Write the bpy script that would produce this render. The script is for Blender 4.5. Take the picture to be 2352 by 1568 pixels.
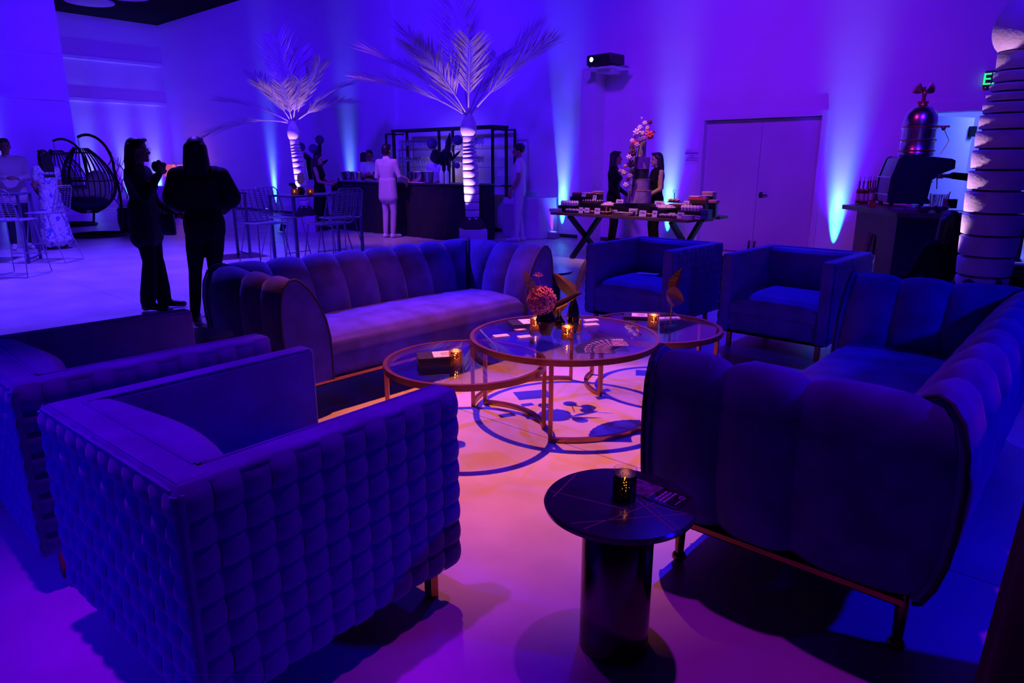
import bpy, bmesh, math, random
import numpy as np
from mathutils import Vector, Matrix
from math import sin, cos, pi, radians
random.seed(7)
S = bpy.context.scene
COL = S.collection
for o in list(bpy.data.objects):
    bpy.data.objects.remove(o)

# ---------------------------------------------------------------- camera
FPX, CX, CY, CAMH = 1568.0, 1176.0, 784.0, 1.42
TH = math.atan(409 / 1568.0)
cam = bpy.data.cameras.new('camera')
cam.sensor_width = 36.0
cam.lens = 24.0
cam.clip_end = 200
camo = bpy.data.objects.new('camera', cam)
camo.location = (0, 0, CAMH)
camo.rotation_euler = (pi / 2 - TH, 0, 0)
COL.objects.link(camo)
S.camera = camo

# room frame: U runs along the back wall to the right, V runs towards it
UA = radians(-41.3)
U = Vector((cos(UA), sin(UA), 0)); V = Vector((-sin(UA), cos(UA), 0))
def uv(u, v, z=0.0): return U * u + V * v + Vector((0, 0, z))
WALLV, WALLU, CEIL = 10.92, -25.6, 5.94

def ray(px, py):
    x = (px - CX) / FPX; y = (CY - py) / FPX
    return Vector((x, cos(TH) + y * sin(TH), -sin(TH) + y * cos(TH)))
def at(px, py, z=0.0):                      # point where the pixel's ray meets the level z
    r = ray(px, py); t = (z - CAMH) / r.z
    return Vector((0, 0, CAMH)) + r * t
def atY(px, py, Y):
    r = ray(px, py); return Vector((0, 0, CAMH)) + r * (Y / r.y)
def onwall(px, py, v=WALLV):
    r = ray(px, py); return Vector((0, 0, CAMH)) + r * (v / r.dot(V))

# ---------------------------------------------------------------- world and exposure
W = bpy.data.worlds.new('venue_dark'); S.world = W; W.use_nodes = True
W.node_tree.nodes['Background'].inputs[0].default_value = (0.05, 0.0, 1.0, 1)
W.node_tree.nodes['Background'].inputs[1].default_value = 0.02
S.view_settings.view_transform = 'Standard'
S.view_settings.look = 'None'
S.view_settings.exposure = 0.0
S.view_settings.gamma = 1.0
S.view_settings.use_curve_mapping = False

# ---------------------------------------------------------------- stage lights and added fill spots
def spot(name, loc, target, col, power, size, blend=1.0, radius=0.05, narrow=None):
    l = bpy.data.lights.new(name, 'SPOT')
    l.color = col; l.energy = power; l.spot_size = radians(size); l.spot_blend = blend
    l.shadow_soft_size = radius
    o = bpy.data.objects.new(name, l); o.location = loc
    d = Vector(target) - Vector(loc)
    o.rotation_euler = d.to_track_quat('-Z', 'Y').to_euler()
    if narrow: o.scale = (narrow, 1, 1)          # slot lens: beam narrower sideways
    COL.objects.link(o)
    return o
BLUE = (0.003, 0.0, 1.0)
# warm orange spot straight over the lounge group
spot('warm_spot', (-0.45, 4.95, 5.6), (0.0, 3.75, 0), (1.0, 0.19, 0.06), 2700, 37, 1.0, 0.03)
# strong violet-blue wash on the open floor and the long sofa, from back left
spot('blue_wash_sofa', (-3.7, 7.7, 5.6), (-1.15, 5.3, .3), (0.10, 0.03, 1.0), 4400, 34, 1.0, 0.06)
spot('blue_wash_chairs', (2.2, 9.0, 5.6), (1.7, 5.8, .3), (0.02, 0.005, 1.0), 1900, 54, 1.0, 0.08)
spot('blue_wash_floor', (-5.0, 9.5, 5.7), (-5.6, 8.8, 0), (0.09, 0.026, 1.0), 5200, 96, 1.0, 0.2)
# unseen fill spots added: blue from right and left, violet over chairs and floor
spot('blue_fill_right', (3.7, 0.7, 2.6), (2.2, 2.1, 0.15), BLUE, 420, 92, 1.0, 0.10)
spot('blue_fill_left', (-5.0, 0.5, 3.2), (-1.9, 1.65, 0.15), (0.02, 0.001, 1.0), 900, 36, 1.0, 0.10)
spot('violet_fill_chairs', (-1.3, 1.9, 5.4), (-.9, 2.0, 0.5), (0.34, 0.0, 1.0), 760, 28, 1.0, 0.06)
spot('violet_fill_floor', (1.0, 2.5, 5.4), (.75, 1.3, 0.0), (0.55, 0.01, 1.0), 330, 44, 1.0, 0.06)
# unseen extra spots added to wash the back and side walls
for k, (u0, ut) in enumerate(((-17, -21), (-10, -13.0), (-4.5, -7.5), (0.5, -2.0))):
    spot('wall_fill', uv(u0, 4.0, 5.6), uv(ut, WALLV, 2.6), (0.050, 0.0015, 1.0), (1200, 2200, 1500, 1400)[k], 95, 1.0, 0.3)
spot('side_wall_fill', uv(-17, 6.0, 5.6), uv(-24, 7.5, 3.0), (0.055, 0.002, 1.0), 1400, 95, 1.0, 0.3)
# magenta tint that falls on the wall round the double door
spot('magenta_wash', uv(-4.0, 3.5, 5.6), uv(-4.6, WALLV, 1.6), (1.0, 0.02, 0.30), 300, 60, 1.0, 0.3)
# warm white picture spot for the dessert table
DESK = at(1580, 505, .70) - U * 1.1
spot('dessert_spot', DESK - V * 1.3 + Vector((0, 0, 4.6)), DESK + V * .45 + Vector((0, 0, .25)), (1.0, 0.42, 0.28), 900, 32, 0.9, 0.05)
# pink spot for the guest at the bar
spot('bar_spot', uv(-9.2, 5.4, 5.5), uv(-10.4, 8.2, 1.0), (1.0, 0.22, 0.75), 520, 30, 1.0, 0.06)

# ---------------------------------------------------------------- materials
MATS = {}
def mat(name, col, rough=0.6, metal=0.0, var=0.0, vscale=18.0, bump=0.0, bscale=60.0, sheen=0.0,
        emit=None, estr=0.0, coat=0.0, spec=0.5, stretch=None):
    if name in MATS: return MATS[name]
    m = bpy.data.materials.new(name); m.use_nodes = True
    nt = m.node_tree; b = nt.nodes['Principled BSDF']
    b.inputs['Base Color'].default_value = (*col, 1)
    b.inputs['Roughness'].default_value = rough
    b.inputs['Metallic'].default_value = metal
    b.inputs['Specular IOR Level'].default_value = spec
    if sheen:
        b.inputs['Sheen Weight'].default_value = sheen
        b.inputs['Sheen Roughness'].default_value = 0.4
    if coat: b.inputs['Coat Weight'].default_value = coat
    if emit:
        b.inputs['Emission Color'].default_value = (*emit, 1)
        b.inputs['Emission Strength'].default_value = estr
    if var or bump:
        tc = nt.nodes.new('ShaderNodeTexCoord'); mp = nt.nodes.new('ShaderNodeMapping')
        nt.links.new(tc.outputs['Object'], mp.inputs['Vector'])
        if stretch: mp.inputs['Scale'].default_value = stretch
    if var:
        n = nt.nodes.new('ShaderNodeTexNoise'); n.inputs['Scale'].default_value = vscale
        n.inputs['Detail'].default_value = 5
        nt.links.new(mp.outputs[0], n.inputs['Vector'])
        r = nt.nodes.new('ShaderNodeValToRGB')
        lo = tuple(max(0, c * (1 - var)) for c in col); hi = tuple(min(1, c * (1 + var)) for c in col)
        r.color_ramp.elements[0].position = 0.3; r.color_ramp.elements[0].color = (*lo, 1)
        r.color_ramp.elements[1].position = 0.7; r.color_ramp.elements[1].color = (*hi, 1)
        nt.links.new(n.outputs['Fac'], r.inputs[0]); nt.links.new(r.outputs[0], b.inputs['Base Color'])
    if bump:
        n2 = nt.nodes.new('ShaderNodeTexNoise'); n2.inputs['Scale'].default_value = bscale
        n2.inputs['Detail'].default_value = 4
        nt.links.new(mp.outputs[0], n2.inputs['Vector'])
        bp = nt.nodes.new('ShaderNodeBump'); bp.inputs['Strength'].default_value = bump
        bp.inputs['Distance'].default_value = 0.01
        nt.links.new(n2.outputs['Fac'], bp.inputs['Height']); nt.links.new(bp.outputs[0], b.inputs['Normal'])
    MATS[name] = m
    return m
def glass(name, tint=(0.97, 0.97, 1.0), ior=1.45, rough=0.0, boost=1.0):
    if name in MATS: return MATS[name]
    m = bpy.data.materials.new(name); m.use_nodes = True
    nt = m.node_tree; nt.nodes.clear()
    o = nt.nodes.new('ShaderNodeOutputMaterial'); mx = nt.nodes.new('ShaderNodeMixShader')
    t = nt.nodes.new('ShaderNodeBsdfTransparent'); g = nt.nodes.new('ShaderNodeBsdfGlossy')
    geo = nt.nodes.new('ShaderNodeNewGeometry'); dt = nt.nodes.new('ShaderNodeVectorMath'); dt.operation = 'DOT_PRODUCT'
    nt.links.new(geo.outputs['Normal'], dt.inputs[0]); nt.links.new(geo.outputs['Incoming'], dt.inputs[1])
    t.inputs[0].default_value = (*tint, 1); g.inputs['Roughness'].default_value = rough
    def mth(op, a, b=None):
        n = nt.nodes.new('ShaderNodeMath'); n.operation = op
        for i, x in enumerate((a, b)):
            if x is None: continue
            if isinstance(x, (int, float)): n.inputs[i].default_value = x
            else: nt.links.new(x, n.inputs[i])
        return n.outputs[0]
    f0 = ((ior - 1) / (ior + 1)) ** 2
    k = mth('POWER', mth('SUBTRACT', 1.0, mth('ABSOLUTE', dt.outputs['Value'])), 5.0)
    fr = mth('MINIMUM', mth('MULTIPLY', mth('ADD', mth('MULTIPLY', k, 1 - f0), f0), boost), 1.0)
    nt.links.new(fr, mx.inputs[0])
    nt.links.new(t.outputs[0], mx.inputs[1]); nt.links.new(g.outputs[0], mx.inputs[2]); nt.links.new(mx.outputs[0], o.inputs[0])
    MATS[name] = m
    return m

# ---------------------------------------------------------------- mesh helpers
class MB:
    def __init__(s): s.v = []; s.f = []; s.mi = []; s.cur = 0
    def add(s, vs, fs):
        n = len(s.v); s.v += [tuple(p) for p in vs]
        for f in fs: s.f.append([i + n for i in f]); s.mi.append(s.cur)
        return s
    def box(s, c, d, rz=0.0, rx=0.0, ry=0.0):
        x, y, z = d[0] / 2, d[1] / 2, d[2] / 2
        M = Matrix.Rotation(rz, 3, 'Z') @ Matrix.Rotation(ry, 3, 'Y') @ Matrix.Rotation(rx, 3, 'X')
        P = [M @ Vector(p) + Vector(c) for p in ((-x,-y,-z),(x,-y,-z),(x,y,-z),(-x,y,-z),(-x,-y,z),(x,-y,z),(x,y,z),(-x,y,z))]
        return s.add(P, ((3,2,1,0),(4,5,6,7),(0,1,5,4),(1,2,6,5),(2,3,7,6),(3,0,4,7)))
    def bbox(s, c, d, b=0.01, rz=0.0, rx=0.0):        # box with chamfered edges
        x, y, z = d[0] / 2, d[1] / 2, d[2] / 2; b = min(b, x * .9, y * .9, z * .9)
        M = Matrix.Rotation(rz, 3, 'Z') @ Matrix.Rotation(rx, 3, 'X')
        bm = bmesh.new(); bmesh.ops.create_cube(bm, size=1.0)
        for v in bm.verts: v.co = Vector((v.co.x * d[0], v.co.y * d[1], v.co.z * d[2]))
        bmesh.ops.bevel(bm, geom=bm.edges[:], offset=b, segments=3, affect='EDGES', profile=0.5)
        bm.verts.index_update()
        vs = [M @ v.co + Vector(c) for v in bm.verts]; fs = [[v.index for v in f.verts] for f in bm.faces]
        bm.free()
        return s.add(vs, fs)
    def cyl(s, a, b, r0, r1=None, n=12, caps=True):
        a = Vector(a); b = Vector(b); r1 = r0 if r1 is None else r1
        d = (b - a)
        if d.length < 1e-9: return s
        d.normalize(); h = Vector((1, 0, 0)) if abs(d.x) < .8 else Vector((0, 1, 0))
        e1 = d.cross(h).normalized(); e2 = d.cross(e1)
        P = [a + (e1 * cos(2*pi*i/n) + e2 * sin(2*pi*i/n)) * r0 for i in range(n)] + [b + (e1 * cos(2*pi*i/n) + e2 * sin(2*pi*i/n)) * r1 for i in range(n)]
        F = [(i, (i+1) % n, n + (i+1) % n, n + i) for i in range(n)]
        if caps: F += [tuple(range(n - 1, -1, -1)), tuple(range(n, 2 * n))]
        return s.add(P, F)
    def lathe(s, prof, n=24, o=(0,0,0), sq=1.0):
        o = Vector(o); P = []; F = []; m = len(prof)
        for r, z in prof:
            for i in range(n): P.append(o + Vector((r * cos(2*pi*i/n), r * sq * sin(2*pi*i/n), z)))
        for j in range(m - 1):
            for i in range(n): F.append((j*n+i, j*n+(i+1) % n, (j+1)*n+(i+1) % n, (j+1)*n+i))
        if prof[0][0] > 1e-6: F.append(tuple(range(n - 1, -1, -1)))
        if prof[-1][0] > 1e-6: F.append(tuple((m-1)*n + i for i in range(n)))
        return s.add(P, F)
    def tube(s, pts, r, n=8, closed=False, sec=None):
        pts = [Vector(p) for p in pts]; m = len(pts); P = []; F = []
        prev = None
        for k, p in enumerate(pts):
            if closed: d = pts[(k+1) % m] - pts[k-1]
            else: d = pts[min(k+1, m-1)] - pts[max(k-1, 0)]
            if d.length < 1e-9: d = Vector((0, 0, 1))
            d.normalize()
            h = prev if prev is not None else (Vector((0, 0, 1)) if abs(d.z) < .9 else Vector((1, 0, 0)))
            e1 = (h - d * h.dot(d))
            if e1.length < 1e-6: e1 = d.orthogonal()
            e1.normalize(); e2 = d.cross(e1); prev = e1
            rr = r[k] if isinstance(r, (list, tuple)) else r
            if sec:                                    # rectangular section (width across e2, height along e1)
                w, hh = sec
                for a, b in ((-w, -hh), (w, -hh), (w, hh), (-w, hh)): P.append(p + e2 * a / 2 + e1 * b / 2)
            else:
                for i in range(n): P.append(p + (e1 * cos(2*pi*i/n) + e2 * sin(2*pi*i/n)) * rr)
        q = 4 if sec else n
        for k in range(m if closed else m - 1):
            a = k * q; b = ((k + 1) % m) * q
            for i in range(q): F.append((a + i, a + (i+1) % q, b + (i+1) % q, b + i))
        if not closed: F += [tuple(range(q - 1, -1, -1)), tuple((m-1)*q + i for i in range(q))]
        return s.add(P, F)
    def ball(s, c, r, n=12, m=8, M=None):
        c = Vector(c); r = (r, r, r) if not isinstance(r, (tuple, list)) else r
        P = [Vector((0, 0, -r[2]))]; F = []
        for j in range(1, m):
            a = -pi/2 + pi * j / m
            for i in range(n): P.append(Vector((r[0]*cos(a)*cos(2*pi*i/n), r[1]*cos(a)*sin(2*pi*i/n), r[2]*sin(a))))
        P.append(Vector((0, 0, r[2]))); last = len(P) - 1
        for i in range(n): F.append((0, 1 + (i+1) % n, 1 + i)); F.append((last, last - n + i, last - n + (i+1) % n))
        for j in range(m - 2):
            for i in range(n):
                a = 1 + j*n; F.append((a+i, a+(i+1) % n, a+n+(i+1) % n, a+n+i))
        P = [(M @ p if M else p) + c for p in P]
        return s.add(P, F)
    def prism(s, poly, z0, z1, f=None):
        n = len(poly); P = [Vector((x, y, z0)) for x, y in poly] + [Vector((x, y, z1)) for x, y in poly]
        if f: P = [f(p) for p in P]
        F = [tuple(range(n - 1, -1, -1)), tuple(range(n, 2*n))] + [(i, (i+1) % n, n+(i+1) % n, n+i) for i in range(n)]
        return s.add(P, F)
    def grid(s, fn, nu, nv, closeu=False):
        P = [fn(i / nu, j / nv) for j in range(nv + 1) for i in range(nu + 1)]
        F = [(j*(nu+1)+i, j*(nu+1)+i+1, (j+1)*(nu+1)+i+1, (j+1)*(nu+1)+i) for j in range(nv) for i in range(nu)]
        return s.add(P, F)
    def mesh(s, name, mats, smooth=False, angle=40):
        me = bpy.data.meshes.new(name); me.from_pydata(s.v, [], s.f)
        mats = mats if isinstance(mats, (list, tuple)) else [mats]
        for m in mats: me.materials.append(m)
        if len(mats) > 1:
            me.polygons.foreach_set('material_index', s.mi)
        me.update()
        bm = bmesh.new(); bm.from_mesh(me); bmesh.ops.recalc_face_normals(bm, faces=bm.faces[:]); bm.to_mesh(me); bm.free()
        if smooth:
            me.polygons.foreach_set('use_smooth', [True] * len(me.polygons))
            try: me.set_sharp_from_angle(angle=radians(angle))
            except Exception: pass
        return me
    def build(s, name, mats, parent=None, smooth=False, angle=40, loc=(0,0,0), rz=0.0):
        return ob(name, s.mesh(name, mats, smooth, angle), parent, loc, rz)
def ob(name, me, parent=None, loc=(0,0,0), rz=0.0):
    o = bpy.data.objects.new(name, me); COL.objects.link(o)
    o.location = loc; o.rotation_euler = (0, 0, rz)
    if parent: o.parent = parent
    return o
def tag(o, label=None, cat=None, group=None, kind=None):
    if label: o['label'] = label
    if cat: o['category'] = cat
    if group: o['group'] = group
    if kind: o['kind'] = kind
    return o
def thing(name, label, cat, loc=(0,0,0), rz=0.0, group=None):
    o = bpy.data.objects.new(name, None); COL.objects.link(o); o.empty_display_size = .1
    o.location = loc; o.rotation_euler = (0, 0, rz)
    return tag(o, label, cat, group)
def kids(o): return [c for c in bpy.data.objects if c.parent is o]
def dup(root, loc, rz=None, label=None):
    tree = KIDS.get(root.name)
    if tree is None:
        tree = KIDS[root.name] = [(c, kids(c)) for c in kids(root)]
    r = root.copy(); COL.objects.link(r); r.location = loc
    if rz is not None: r.rotation_euler = (0, 0, rz)
    if label: r['label'] = label
    for c, gs in tree:
        k = c.copy(); COL.objects.link(k); k.parent = r
        for g in gs:
            q = g.copy(); COL.objects.link(q); q.parent = k
    return r
KIDS = {}
def text(name, body, size, mt, parent=None, ext=0.001, align='CENTER'):
    cu = bpy.data.curves.new(name, 'FONT'); cu.body = body; cu.size = size; cu.extrude = ext
    cu.align_x = align; cu.align_y = 'CENTER'
    t = bpy.data.objects.new(name + '_tmp', cu); COL.objects.link(t)
    dg = bpy.context.evaluated_depsgraph_get(); me = bpy.data.meshes.new_from_object(t.evaluated_get(dg))
    bpy.data.objects.remove(t); me.name = name
    me.materials.clear(); me.materials.append(mt)
    return ob(name, me, parent)
# ================================================================ the room
def wallmat():
    m = mat('white_wall', (0.78, 0.77, 0.80), 0.85, var=0.05, vscale=0.9, bump=0.25, bscale=3.0, stretch=(0.25, 0.25, 1.6))
    return m
WALL = wallmat()
CONC = mat('polished_concrete', (0.50, 0.49, 0.50), 0.32, var=0.22, vscale=1.6, bump=0.05, bscale=160)
JOINT = mat('floor_joint', (0.10, 0.10, 0.11), 0.9)
BLACKP = mat('black_paint', (0.004, 0.004, 0.005), 0.9, spec=0.1)
def wallbox(mb, u0, u1, v0, v1, z0, z1): return mb.box(((u0+u1)/2, (v0+v1)/2, (z0+z1)/2), (u1-u0, v1-v0, z1-z0))

fl = thing('floor', None, None, (0, 0, 0), UA); tag(fl, 'polished grey concrete floor with saw-cut joints', kind='structure')
MB().box((-10, 4, -0.09), (40, 26, 0.16)).build('floor_base', JOINT, fl)
SL = 3.66
for i in range(10):
    for j in range(7):
        u0 = -29.0 + i * SL; v0 = -8.3 + j * SL
        MB().box((u0 + SL/2, v0 + SL/2, -0.01), (SL - .004, SL - .004, 0.02)).build('slab', CONC, fl)
MB().box((0, 0, -0.01), (0.01, 0.01, 0.005)) 

OPL, OPR, OPZ = -2.19, 0.75, 2.08          # wide opening at the right end of the back wall
DL, DR, DZ = -5.37, -3.52, 2.10            # double door
bw = tag(thing('wall_back', None, None, (0,0,0), UA), 'white back wall washed by coloured uplights', kind='structure')
mb = MB()
wallbox(mb, WALLU - .3, DL, WALLV, WALLV + .25, 0, CEIL)
wallbox(mb, DL, DR, WALLV, WALLV + .25, DZ, CEIL)
wallbox(mb, DR, OPL, WALLV, WALLV + .25, 0, CEIL)
wallbox(mb, OPL, OPR, WALLV, WALLV + .25, OPZ, CEIL)
wallbox(mb, OPR, 5.5, WALLV, WALLV + .25, 0, CEIL)
mb.build('wall_face', WALL, bw)
wallbox(MB(), -13.55, -13.25, WALLV - .10, WALLV, 0, CEIL).build('pilaster', WALL, bw)
wallbox(MB(), -7.66, -7.35, WALLV - .32, WALLV, 0, 3.06).build('pilaster', WALL, bw)
# shallow box chase the projector shelf is fixed to
lw = tag(thing('wall_left', None, None, (0,0,0), UA), 'white left wall with board-form ridges', kind='structure')
wallbox(MB(), WALLU - .25, WALLU, -8, WALLV, 0, CEIL).build('wall_face', WALL, lw)
for z in (4.62, 3.35):
    wallbox(MB(), WALLU, WALLU + .03, 5, WALLV - .01, z, z + .10).build('ridge', WALL, lw)
nb = tag(thing('wall_side', None, None, (0,0,0), UA), 'nearer projecting white wall at the far left', kind='structure')
wallbox(MB(), WALLU, -22.6, -8, 6.98, 0, CEIL).build('wall_face', WALL, nb)
for z in (4.3, 3.1):
    wallbox(MB(), -22.6, -22.57, -8, 6.9, z, z + .08).build('ridge', WALL, nb)
ce = tag(thing('ceiling', None, None, (0,0,0), UA), 'black painted ceiling', kind='structure')
MB().box((-10, 1.5, CEIL + .1), (33, 19.6, 0.2)).build('ceiling_slab', BLACKP, ce)
DISC = mat('white_disc', (0.8, 0.8, 0.82), 0.8)
for k, (px, py, r) in enumerate(((205, 2, .62), (285, -12, .62))):
    p = at(px, py, CEIL - .12)
    d = thing('ceiling_disc', ['round white acoustic disc under the black ceiling, left one', 'round white acoustic disc under the black ceiling, right one'][k], 'acoustic panel', (p.x, p.y, CEIL - .16), 0, 'round ceiling discs')
    MB().lathe([(0, 0), (r, 0), (r + .01, .02), (r, .05), (0, .05)], 40).build('disc', DISC, d, True)
    MB().cyl((0, 0, .05), (0, 0, .16), .012).build('hanger', BLACKP, d)
bb = tag(thing('baseboard_back', None, None, (0,0,0), UA), 'dark skirting at the foot of the back wall', kind='structure')
SKIRT = mat('dark_skirting', (0.02, 0.02, 0.025), 0.6)
for a, b in ((WALLU, -13.55), (-13.25, -7.66), (-7.35, DL - .09), (DR + .09, OPL - .1)):
    wallbox(MB(), a, b, WALLV - .012, WALLV + .002, 0, .07).build('skirting_board', SKIRT, bb)

# double door
DOORM = mat('door_paint', (0.56, 0.53, 0.58), 0.6, var=0.04, vscale=2)
FRM = mat('frame_paint', (0.72, 0.70, 0.74), 0.5)
STEEL = mat('brushed_steel', (0.55, 0.55, 0.58), 0.28, 1.0)
DARKM = mat('dark_metal', (0.03, 0.03, 0.035), 0.4, 0.8)
d1 = tag(thing('door_1', None, None, uv((DL+DR)/2, WALLV), UA), 'pale double door with lever handle beside the dessert table', kind='structure')
w = (DR - DL) / 2
for s in (-1, 1):
    lf = wallbox(MB(), -w if s < 0 else .003, -.003 if s < 0 else w, .09, .14, .01, DZ - .01).build('door_leaf', DOORM, d1)
    MB().tube([(s*.045, .075, .06), (s*.045, .05, .08), (s*.045, .05, .17), (s*.045, .075, .19)], .012, 8).build('foot_bolt', DARKM, lf, True)
h = MB().cyl((.07, .09, .93), (.07, .045, .93), .022, n=16)
h.tube([(.07, .045, .93), (.10, .04, .93), (.19, .045, .93)], .011, 8); h.box((.07, .088, .93), (.05, .006, .09))
h.build('lever_handle', DARKM, d1, True)
fr = MB()
for a, b, z0, z1 in ((-w-.075, -w, 0, DZ+.075), (w, w+.075, 0, DZ+.075), (-w, w, DZ, DZ+.075)): wallbox(fr, a, b, -.03, .12, z0, z1)
fr.build('door_frame', FRM, d1)
wallbox(MB(), -w, w, .10, .24, 0, DZ).build('door_backing', SKIRT, d1)

# opening at the right with the blue-lit room behind
t1 = tag(thing('trim_1', None, None, uv((OPL+OPR)/2, WALLV), UA), 'flat trim around the wide opening at the right', kind='structure')
ow = (OPR - OPL) / 2
wallbox(MB(), -ow - .1, -ow, -.03, .26, 0, OPZ + .12).build('jamb', FRM, t1)
wallbox(MB(), ow, ow + .1, -.03, .26, 0, OPZ + .12).build('jamb', FRM, t1)
wallbox(MB(), -ow, ow, -.03, .26, OPZ, OPZ + .12).build('lintel', FRM, t1)
for nm, a, b, c, d in (('wall_rear', -8, 8, 15.6, 15.8), ('wall_partition', -8.2, -8, WALLV + .3, 15.6)):
    o = tag(thing(nm, None, None, (0,0,0), UA), 'white wall of the bright blue room beyond the opening', kind='structure')
    wallbox(MB(), a, b, c, d, 0, 3.2).build('wall_face', WALL, o)
o = tag(thing('ceiling_side_room', None, None, (0,0,0), UA), 'ceiling of the room beyond the opening', kind='structure')
wallbox(MB(), -8, 8, WALLV + .25, 15.6, 3.2, 3.3).build('ceiling_slab', WALL, o)
d2 = tag(thing('door_2', None, None, uv(OPL + .02, WALLV + .26), UA + radians(68)), 'open pale door leaf standing in the right opening', kind='structure')
wallbox(MB(), 0, .95, -.025, .025, .01, OPZ - .03).build('door_leaf', FRM, d2)
MB().box((.90, -.05, 1.86), (.10, .06, .14)).build('door_closer', DARKM, d2)
spot('side_room_blue', uv(-0.6, 12.2, 2.9), uv(-2.6, 14.6, 1.0), (0.10, 0.14, 1.0), 700, 160, 1.0, 0.3)
spot('side_room_blue', uv(-0.2, 11.6, 2.7), uv(-2.0, 11.5, 1.2), (0.03, 0.10, 1.0), 120, 120, 1.0, 0.2)
spot('side_room_cyan', uv(-3.6, 15.3, .15), uv(-3.75, 15.6, 1.9), (0.12, 0.75, 1.0), 60, 100, 1.0, 0.03, .12)
spot('side_room_cyan', uv(.6, 15.3, .15), uv(.55, 15.6, 1.9), (0.12, 0.75, 1.0), 60, 100, 1.0, 0.03, .12)

# black drape beside the opening: hanging folds
DRAPE = mat('black_drape', (0.012, 0.012, 0.02), 0.85, var=.3, vscale=4)
dr = thing('black_drape', 'black pleated drape hanging inside the right opening', 'curtain', uv(-1.42, WALLV + .40), UA)
def fold(a, b): return Vector((-.16 + .32*a, .04*sin(a*4.5*2*pi), .02 + b*(OPZ - .04)))
MB().grid(fold, 66, 2).build('drape_cloth', DRAPE, dr, True)
MB().cyl((-.18, 0, OPZ - .015), (.18, 0, OPZ - .015), .014).build('rail', DARKM, dr)

# exit sign
p = onwall(2285, 182, WALLV - .03)
ex = thing('exit_sign', 'green lit exit sign above the right opening, partly behind the palm trunk', 'exit sign', (p.x, p.y, p.z), UA)
MB().bbox((.07, 0, 0), (.36, .04, .21), .006).build('housing', mat('sign_housing', (.03, .03, .04), .5), ex)
t = text('lettering', 'EXIT', .20, mat('exit_green', (0.02, .6, .15), .5, emit=(0.02, 1.0, .18), estr=1.6), ex, .002)
t.rotation_euler = (pi/2, 0, 0); t.location = (.075, -.023, 0)
MB().ball((-.085, -.022, -.095), .006, 8, 6).build('test_lamp', mat('red_led', (.5, .05, .05), .5, emit=(1, .1, .1), estr=.8), ex)
# staff notice
p = onwall(1590, 364, WALLV - .004)
sg = thing('notice_sign', 'white printed staff notice taped to the wall left of the double door', 'sign', p, UA)
MB().box((0, 0, 0), (.275, .004, .20)).build('sheet', mat('notice_paper', (.70, .68, .74), .6), sg)
MB().box((0, -.003, .085), (.275, .004, .03)).build('header_strip', mat('notice_header', (.28, .24, .34), .6), sg)
INK = mat('black_ink', (.02, .02, .03), .7)
for k, (tx, sz) in enumerate((('BOH', .030), ('AUTHORIZED', .030), ('PERSONNEL ONLY', .030))):
    t = text('notice_line', tx, sz, INK, sg, .0005); t.rotation_euler = (pi/2, 0, 0); t.location = (0, -.0032, .045 - k*.037)

# projector on its shelf
p = onwall(1386, 158, WALLV - .55)
pj = thing('projector_shelf', 'thin pale wall shelf under the projector', 'shelf', (p.x, p.y, p.z), UA)
MB().box((0, .08, 0), (.62, .55, .018)).build('shelf_board', FRM, pj)
MB().prism([(-.14, 0), (.14, 0), (.10, .36), (-.10, .36)], -.06, -.012).build('bracket', FRM, pj)
pr_ = thing('projector', 'black ceiling-height projector with lit lens on a wall shelf', 'projector', (p.x, p.y, p.z + .012), UA - radians(4))
BLKPL = mat('black_plastic', (.012, .012, .014), .35)
MB().bbox((0, .05, .125), (.52, .40, .17), .025).build('body', BLKPL, pr_, True)
for x in (-.22, .22): MB().cyl((x, -.10, 0), (x, -.10, .045), .018).build('foot', BLKPL, pr_)
MB().cyl((-.13, -.15, .13), (-.13, -.17, .13), .052, n=20).build('lens_ring', DARKM, pr_, True)
MB().cyl((-.13, -.165, .13), (-.13, -.174, .13), .036, n=20).build('lens', mat('projector_lens', (1, 1, 1), .3, emit=(1, .93, .97), estr=9), pr_, True)
for x in (.02, .20): MB().box((x, -.152, .12), (.035, .006, .06)).build('vent', DARKM, pr_)

# ---------------------------------------------------------------- uplights along the walls
FIXT = mat('uplight_case', (.35, .33, .36), .4)
def uplight(base, normal, label, cy=1.0, vi=1.0, tall=3.6):
    n = Vector(normal).normalized()
    a = math.atan2(n.y, n.x) + pi/2
    q = base + n * .30
    f = thing('uplight', label, 'uplight', q, a, 'wall uplights')
    MB().bbox((0, 0, .065), (.24, .17, .12), .02).build('case', FIXT, f, True)
    MB().cyl((0, .02, .125), (0, .02, .131), .06, n=16).build('lens', mat('uplight_lens', (.6, .8, 1), .3, emit=(.35, .55, 1), estr=.8), f)
    s = q - n * .02 + Vector((0, 0, .15))
    spot('uplight_cyan', s, base + Vector((0, 0, .95)), (0.03, 0.60, 0.80), 170 * cy, 104, 1.0, .010, .19)
    spot('uplight_violet', s, base + Vector((0, 0, 2.9)), (0.16, 0.06, 1.0), 300 * vi, 50, 1.0, .015, .30)
    spot('uplight_violet_wide', s, base + Vector((0, 0, tall)), (0.06, 0.003, 1.0), 240 * vi, 70, 1.0, .03, .7)
NB = -V
UL = [(-18.95, 'far left of the bar, behind the bistro table'), (-15.15, 'behind the left end of the bar'),
      (-8.27, 'left of the dessert table'), (-5.95, 'behind the dessert table, near the door'), (-3.17, 'between the double door and the coffee bar')]
for u, w_ in UL:
    uplight(uv(u, WALLV - .01), NB, 'floor uplight washing the back wall ' + w_)
for v, w_ in ((10.3, 'in the far corner'), (9.3, 'behind the twig branches'), (8.2, 'behind the hanging chairs')):
    uplight(uv(WALLU + .01, v), U, 'floor uplight washing the left wall ' + w_, cy=.9, vi=1.7, tall=3.9)
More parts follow.
